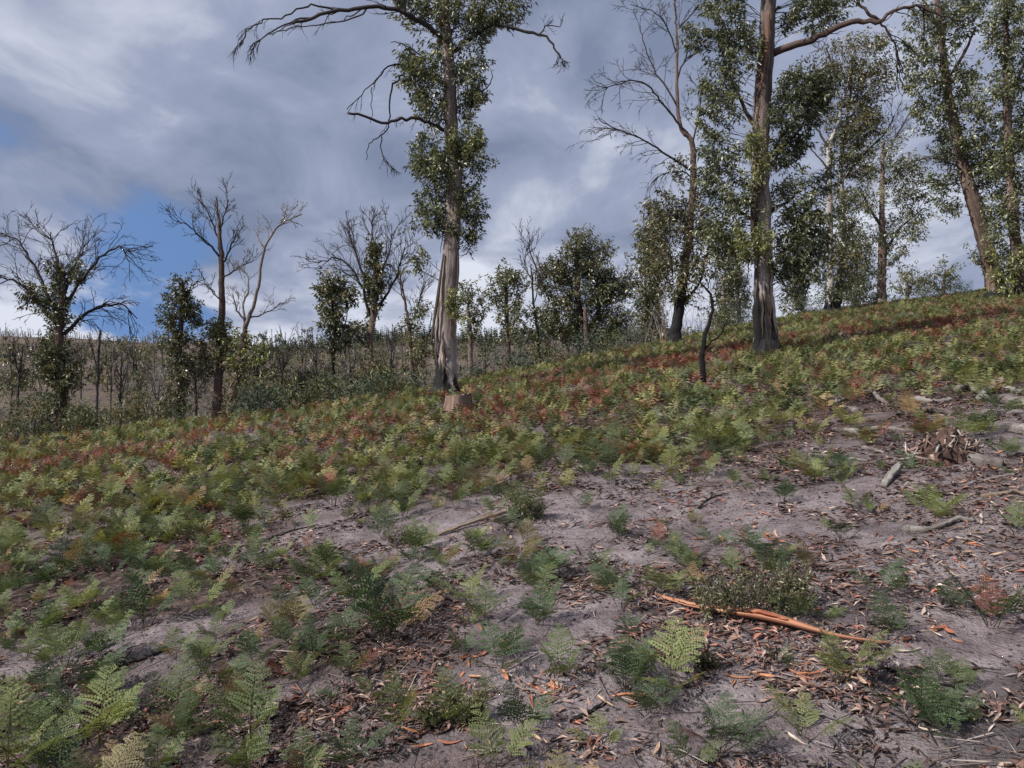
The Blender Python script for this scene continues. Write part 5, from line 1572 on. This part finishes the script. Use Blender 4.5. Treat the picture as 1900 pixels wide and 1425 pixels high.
def rotten_stump():
    b = hit(1752, 855)
    E = empty('rotten_stump', b, 'crumbling red-brown rotten stump heap on the right slope', 'stump')
    r = np.random.default_rng(9)
    # core
    n, m = 26, 9
    a = np.arange(n) / n * 2 * math.pi
    V = []
    for k in range(m):
        h = k / (m - 1)
        rad = 0.19 * (1 - h ** 1.5) + 0.03
        V.append(np.stack([np.cos(a) * rad * (1 + 0.2 * np.sin(3 * a + k) + r.normal(0, 0.13, n)) + 0.05 * h, np.sin(a) * rad * (0.8 + r.normal(0, 0.13, n)), h * 0.30 + r.normal(0, 0.02, n) - 0.04], 1))
    V = np.concatenate(V)
    q = np.concatenate([np.stack([k * n + np.arange(n), k * n + (np.arange(n) + 1) % n, (k + 1) * n + (np.arange(n) + 1) % n, (k + 1) * n + np.arange(n)], 1) for k in range(m - 1)])
    mb = MB(); mb.add(V, q, None, np.array((0.09, 0.055, 0.045))[None] * r.uniform(0.3, 1.7, (len(V), 1)), V * 6)
    mb.build('heartwood', M_wood, E)
    for k in range(170):
        h = r.uniform(0, 1); an = r.uniform(0, 6.28)
        rad = 0.28 * (1 - h ** 1.5) + 0.02
        p = np.array((math.cos(an) * rad * 1.1 + 0.05 * h, math.sin(an) * rad * 0.8, 0.23 * h + 0.01))
        d = norm(np.array((math.cos(an) * 0.6, math.sin(an) * 0.6, r.uniform(-0.5, 0.35))) + r.normal(0, 0.45, 3))
        L = r.uniform(0.025, 0.15) ; w = r.uniform(0.006, 0.028) * r.uniform(0.4, 1.0)
        s1 = norm(np.cross(d, r.normal(size=3))); s2 = np.cross(d, s1)
        A = p - d * L * 0.4; B = p + d * L * 0.6
        Vv = np.array([A + s1 * w, A + s2 * w * 0.6, A - s1 * w, A - s2 * w * 0.6, B + s1 * w * 0.5, B + s2 * w * 0.3, B - s1 * w * 0.3, B - s2 * w * 0.4])
        qq = [(0, 1, 5, 4), (1, 2, 6, 5), (2, 3, 7, 6), (3, 0, 4, 7), (4, 5, 6, 7), (3, 2, 1, 0)]
        cc = np.array([(0.25, 0.165, 0.14), (0.18, 0.12, 0.10), (0.38, 0.29, 0.25), (0.09, 0.066, 0.06), (0.36, 0.325, 0.31), (0.025, 0.022, 0.022)])[r.choice(6, p=[.18, .17, .17, .17, .17, .14])]
        mk = MB(); mk.add(Vv, qq, None, cc, Vv * 5)
        mk.build('wood_shard', M_wood, E)


rotten_stump()

# ------------------------------------------------------------------ shrubs


def heath_shrub(px, py, wpx, hpx, label, seed, cols, dense=110):
    b = hit(px, py)
    s = b[1] / F
    E = empty('heath_shrub', b, label, 'shrub')
    r = np.random.default_rng(seed)
    W, Hh = wpx * s / 2, hpx * s
    A, Bp = [], []
    C = []
    for k in range(dense):
        x = r.uniform(-1, 1) * W; y = r.uniform(-1, 1) * W * 0.45
        z0 = float(gz(b[0] + x, b[1] + y)) - b[2] - 0.01
        h = Hh * r.uniform(0.45, 1.0) * (1 - 0.35 * abs(x / W))
        p0 = np.array((x, y, z0)); d = np.array((x / W * 0.35 + r.normal(0, 0.12), r.normal(0, 0.15), 1.0))
        p1 = p0 + d * h * 0.55; p2 = p1 + (d + r.normal(0, 0.15, 3)) * h * 0.45
        A += [p0, p1]; Bp += [p1, p2]
        for f in np.linspace(0.3, 1, 7):
            C.append(p0 + (p1 - p0) * min(1, f / 0.55) if f < 0.55 else p1 + (p2 - p1) * (f - 0.55) / 0.45)
    mb = MB(); sticks(mb, A, Bp, 0.0028, 0.0016, (0.055, 0.042, 0.032)); mb.build('stems', M_litter, E)
    mb = MB(); leaves(mb, C, 7, 0.016, 0.024, 0.007, cols, -0.5, seed, 1.0, 0.4); mb.build('foliage', M_leaf, E)


heath_shrub(1395, 1140, 200, 110, 'low wiry olive heath shrub growing above the orange bark strip', 1, [(0.12, 0.11, 0.065), (0.165, 0.15, 0.08), (0.085, 0.09, 0.05), (0.15, 0.165, 0.08)], 80)
heath_shrub(975, 962, 50, 50, 'small dark green heath tuft at the upper end of the tan stick', 2, [(0.12, 0.135, 0.06), (0.16, 0.165, 0.07)], 40)
heath_shrub(1310, 1245, 26, 50, 'sparse thin-stemmed seedling on sand near the orange flakes', 3, [(0.08, 0.075, 0.04)], 10)
heath_shrub(840, 1345, 90, 80, 'ragged olive heath seedlings among red bark in the foreground', 4, [(0.15, 0.15, 0.07), (0.19, 0.175, 0.08)], 30)
heath_shrub(760, 1010, 60, 50, 'wispy brown-green heath tuft below the tan stick', 5, [(0.15, 0.125, 0.075), (0.13, 0.125, 0.065)], 24)


def leafy_shrub(name, label, group, x, y, w, h, seed, pal, n, per=24, leaf=(0.10, 0.022), clump=0.2, zoff=0.0):
    z = float(gz(x, y))
    b = np.array((x, y, z + zoff))
    E = empty(name, b, label, 'shrub', group)
    r = np.random.default_rng(seed)
    C = in_ellipsoid(r, n, 0.3) * np.array((w / 2, w / 2 * 0.8, h / 2)) + np.array((0, 0, h * 0.52))
    A, Bp = [], []
    for q in C[::2]:
        m_ = np.array((q[0] * 0.45, q[1] * 0.45, q[2] * 0.5))
        A += [np.array((q[0] * 0.12, q[1] * 0.12, -0.05)), m_]; Bp += [m_, q]
    mb = MB(); sticks(mb, A, Bp, 0.009, 0.005, (-0.3, 0.5, 0.6)); mb.build('stems', M_dead, E)
    mb = MB(); leaves(mb, C, per, clump * r.uniform(0.6, 1.3, n), leaf[0], leaf[1], pal, 0.1, seed); mb.build('foliage', M_scrub, E)


r = np.random.default_rng(44)
# blue-green wattle seedlings along the crest
for k, (px, dY, w, h) in enumerate([(610, 1.0, 1.3, 0.9), (650, 1.6, 1.6, 1.2), (690, 2.2, 1.4, 1.0), (720, 1.0, 1.2, 0.9), (745, 2.5, 1.4, 1.1), (770, 1.2, 1.0, 0.7), (560, 1.5, 1.4, 1.1), (520, 2.0, 1.6, 1.2), (470, 1.2, 1.3, 1.0),
                                   (880, 2.0, 1.2, 1.0), (910, 3.0, 1.6, 1.3), (950, 2.0, 1.3, 0.9), (1010, 2.2, 1.8, 1.2), (1045, 1.0, 1.6, 1.2), (1090, 2.0, 1.8, 1.3), (1130, 1.0, 1.6, 1.0), (1170, 1.6, 1.6, 1.0), (1215, 1.5, 1.4, 0.9),
                                   (1590, -1.0, 2.0, 1.1), (1620, -1.6, 1.8, 1.0), (1560, 0.0, 1.6, 1.0), (1480, 1.0, 1.8, 1.3), (1510, 0.6, 1.5, 1.0), (1370, 1.5, 1.6, 1.4), (1340, 1.2, 1.4, 1.1), (1660, 0.0, 2.0, 1.0), (1780, 0, 1.6, .8), (1720, 0, 1.8, .8)]):
    if k % 4 == 1:
        continue
    Yd = 22.0
    for _ in range(6):
        Yd = float(crest((px - 950) / F * Yd)) + dY
    leafy_shrub('wattle_shrub', '%s blue-green wattle shrub on the fern crest near %s' % ('low' if h < 1.0 else 'taller', mark(TREE_MARKS, (px - 950) / F * Yd, Yd)[0]), 'wattle shrubs along the crest', (px - 950) / F * Yd, Yd, w, h, 700 + k, (BLUE + [(0.06, 0.075, 0.045)]) if k % 3 else (BLUE + GREEN + OL), 26, 26, (0.15, 0.035), 0.26)
# mixed regrowth in the hollow on the left
for k in range(44):
    px = r.uniform(-20, 700); Yd = r.uniform(21.5, 30)
    x = (px - 950) / F * Yd
    Yd = max(Yd, float(crest(x)) + 1.2)
    dk = k % 3
    leafy_shrub('regrowth_shrub', ('grey-green', 'dark green', 'olive-brown')[dk] + ' regrowth shrub in the hollow near ' + mark(TREE_MARKS, x, Yd)[0],
                'regrowth shrubs in the hollow', x, Yd, r.uniform(1.0, 2.2), r.uniform(1.3, 2.6), 800 + k, [BLUE + OL, DARK, OL][dk], 30, 24, (0.15, 0.04), 0.28)
leafy_shrub('regrowth_shrub', 'bushy bright green shrub at the foot of the spreading half-dead tree', None, (152 - 950) / F * 22.2, 22.2, 1.3, 1.2, 990, GREEN, 44, 30, (0.14, 0.035), 0.24)

for k, (px, Yd, top, kind) in enumerate([(20, 70, 640, 0), (60, 95, 628, 1), (150, 80, 640, 1), (205, 62, 632, 1), (235, 105, 622, 0), (285, 85, 612, 0), (300, 120, 618, 1), (470, 90, 620, 1), (505, 70, 610, 0), (530, 110, 615, 1), (560, 60, 600, 1),
                                         (580, 85, 610, 0), (640, 100, 612, 1), (725, 75, 600, 1), (745, 90, 605, 0), (900, 80, 605, 1), (965, 95, 612, 0), (1025, 75, 600, 1)]):
    r_ = np.random.default_rng(1500 + k)
    x = (px - 950) / F * Yd
    gpy = 640 - F * (float(gz(x, Yd)) - CAMZ) / Yd
    ph = mark(TREE_MARKS, x * 24 / Yd, 24)[0]
    mid_ = (gpy + top) / 2
    if kind == 0:
        tree('gum_tree', 'far bushy tree on the opposite slope beyond ' + ph, group='bushy trees on the opposite slope', seed=160 + k, Y=Yd, trunk=[(px, gpy), (px + 1, mid_), (px - 1, top)], r=(1.6, 1.2, 0.6), bark=M_brown, sides=6, leaf=(0.5, 0.17), clump=0.75, per=24, pal=DARK + OL,
             foliage=[(px + r_.normal(0, 2), top + (gpy - top) * f_, (gpy - top) * 0.2 * r_.uniform(0.7, 1.3), (gpy - top) * 0.17, 9) for f_ in (0.15, 0.38, 0.62)])
    else:
        tree('dead_tree', 'far leafless burnt tree on the opposite slope beyond ' + ph, group='burnt trees on the opposite slope', seed=160 + k, Y=Yd, trunk=[(px, gpy), (px + 1, mid_), (px + r_.normal(0, 2), top)], r=(1.5, 1.1, 0.5), bark=M_dead, sides=6,
             limbs=[([(px, top + (gpy - top) * f_), (px + s_ * 5, top + (gpy - top) * (f_ - 0.18)), (px + s_ * r_.uniform(7, 12), top + (gpy - top) * (f_ - 0.33))], (0.9, 0.4), 0.5 * s_, dict(n=4, L=Yd * 0.014, depth=1, up=0.1, r=0.0004 * Yd)) for f_, s_ in ((0.4, 1), (0.5, -1), (0.62, 1), (0.35, -1))])

# ------------------------------------------------------------------ far scrub, dead poles and plantation on the ridge


def far_scrub():
    r = np.random.default_rng(55)
    n = 9500
    Y = 28 + 296 * r.uniform(0, 1, n) ** 1.9
    X = r.uniform(-0.78, 0.32, n) * Y
    k = (Y > crest(X) + 5) & ((Y < 255) | (X < -110)) & (r.uniform(0, 1, n) < np.clip(5 * (fbm(X / 12, Y / 16, 77, 3) - 0.38), 0.2, 1))
    X, Y = X[k], Y[k]; n = len(X)
    base = np.stack([X, Y, gz(X, Y) - 0.1], 1)
    h = r.uniform(1.1, 3.6, n) * np.interp(Y, [28, 60, 320], [0.9, 1.0, 1.3])
    lean = r.normal(0, 0.2, (n, 2))
    h = h * np.clip(0.35 + 1.6 * (fbm(X / 9, Y / 11, 79, 3) - 0.2), 0.35, 1.5)
    top = base + np.concatenate([lean * h[:, None], h[:, None]], 1)
    c = np.array([(0.11, 0.086, 0.086), (0.17, 0.138, 0.138), (0.06, 0.048, 0.047), (0.26, 0.225, 0.22)])[r.choice(4, n, p=[.35, .3, .2, .15])]
    mb = MB()
    rad = np.interp(Y, [30, 120, 320], [0.018, 0.032, 0.075])
    sticks(mb, base, top, rad, rad * 0.35, c)
    for j in range(4):
        f = r.uniform(0.25, 0.95, n)
        p = base + (top - base) * f[:, None]
        az = r.uniform(0, 6.28, n); L = h * r.uniform(0.18, 0.42, n)
        q = p + np.stack([np.cos(az) * 0.6, np.sin(az) * 0.6, r.uniform(0.5, 1.1, n)], 1) * L[:, None]
        sticks(mb, p, q, rad * 0.5, rad * 0.25, c)
    o = mb.build('dead_scrub', M_litter)
    tag(o, 'grey-purple thicket of leafless burnt scrub filling the valley', 'scrub', kind='stuff')
    # live low regrowth in the valley
    n = 6500
    Y = 28 + 280 * r.uniform(0, 1, n) ** 1.5
    X = r.uniform(-0.78, 0.35, n) * Y
    k = (Y > crest(X) + 5) & (r.uniform(0, 1, n) < np.clip(6 * (fbm(X / 16, Y / 22, 78, 3) - 0.44), 0.06, 1))
    X, Y = X[k], Y[k]; n = len(X)
    hh = r.uniform(0.4, 1.6, n)
    C = np.stack([X, Y, gz(X, Y) + hh * 0.55], 1)
    mb = MB()
    leaves(mb, C, 17, hh * 0.85 * np.interp(Y, [30, 300], [0.8, 1.5]), 0.34, 0.11, [tuple(x * 0.7 for x in c_) for c_ in OL + BLUE + [(0.14, 0.125, 0.075), (0.12, 0.10, 0.085)]], -0.2, 5, 0.75)
    o = mb.build('valley_regrowth', M_scrub)
    tag(o, 'low olive and grey-green regrowth spread through the valley scrub', 'scrub', kind='stuff')
    # taller bushy trees scattered far off on the opposite slope
    n = 420
    Y = r.uniform(80, 300, n); X = r.uniform(-0.75, 0.3, n) * Y
    hh = r.uniform(1.6, 3.4, n)
    base = np.stack([X, Y, gz(X, Y) - 0.2], 1)
    mb = MB()
    C = base + np.stack([0 * hh, 0 * hh, hh * 0.65], 1)
    leaves(mb, C, 60, hh * 0.42, 0.6, 0.24, DARK + OL + [(0.10, 0.085, 0.07)], 0.1, 6, 1.25)
    sticks(mb, base, C, 0.09, 0.05, (0.08, 0.065, 0.06))
    o = mb.build('far_slope_trees', M_scrub)
    tag(o, 'far-off scattered bushy trees on the opposite slope', 'trees', kind='stuff')
    # plantation along the skyline
    n = 1150
    X = r.uniform(-125, 130, n); Y = r.uniform(306, 345, n)
    keep = (X > -105) | (r.uniform(0, 1, n) < 0.12)
    X, Y = X[keep], Y[keep]; n = len(X)
    base = np.stack([X, Y, gz(X, Y) - 0.3], 1)
    hh = r.uniform(4.5, 8.6, n) * np.interp(X, [-110, -60, 40, 120], [0.75, 1.0, 1.1, 1.1])
    mb = MB()
    sticks(mb, base, base + np.stack([0 * hh, 0 * hh, hh], 1), 0.14, 0.03, (0.05, 0.04, 0.035))
    for lev in range(9):
        f = 0.12 + 0.85 * lev / 8
        for arm in range(6):
            az = r.uniform(0, 6.28, n)
            L = hh * 0.24 * (1.08 - f) * r.uniform(0.7, 1.3, n) + 0.1
            p = base + np.stack([0 * hh, 0 * hh, hh * f], 1)
            d = np.stack([np.cos(az), np.sin(az), 0 * az - 0.25], 1)
            s_ = np.stack([-np.sin(az), np.cos(az), 0 * az], 1)
            V = np.stack([p + np.array((0, 0, 0.25)), p + d * L[:, None] + s_ * (L * 0.35)[:, None], p + d * (L * 1.25)[:, None], p + d * L[:, None] - s_ * (L * 0.35)[:, None]], 1)
            bb = (np.arange(n) * 4)[:, None]
            cc = np.array((0.030, 0.042, 0.022))[None] * r.uniform(0.6, 1.5, n)[:, None]
            mb.add(V.reshape(-1, 3), None, np.concatenate([bb + np.array([[0, 1, 2]]), bb + np.array([[0, 2, 3]])]), np.repeat(cc, 4, 0))
    o = mb.build('ridge_plantation', M_scrub)
    tag(o, 'dark band of far conifers along the skyline ridge', 'trees', kind='stuff')
    # burnt poles on the left of the ridge
    n = 330
    X = r.uniform(-260, -60, n); Y = r.uniform(295, 345, n)
    base = np.stack([X, Y, gz(X, Y) - 0.3], 1)
    hh = r.uniform(1.5, 4.6, n) * np.where(r.uniform(0, 1, n) < 0.1, 1.5, 1)
    top = base + np.stack([r.normal(0, 0.3, n), r.normal(0, 0.3, n), hh], 1)
    mb = MB(); sticks(mb, base, top, 0.16, 0.06, (0.07, 0.06, 0.062))
    for j in range(4):
        f = r.uniform(0.4, 0.95, n); az = r.uniform(0, 6.28, n)
        p = base + (top - base) * f[:, None]
        sticks(mb, p, p + np.stack([np.cos(az) * 0.6, np.sin(az) * 0.6, 0.5 + 0 * az], 1) * (hh * 0.2)[:, None], 0.07, 0.03, (0.08, 0.07, 0.07))
    o = mb.build('ridge_dead_poles', M_litter)
    tag(o, 'row of distant burnt tree poles on the left skyline', 'dead trees', kind='stuff')


far_scrub()
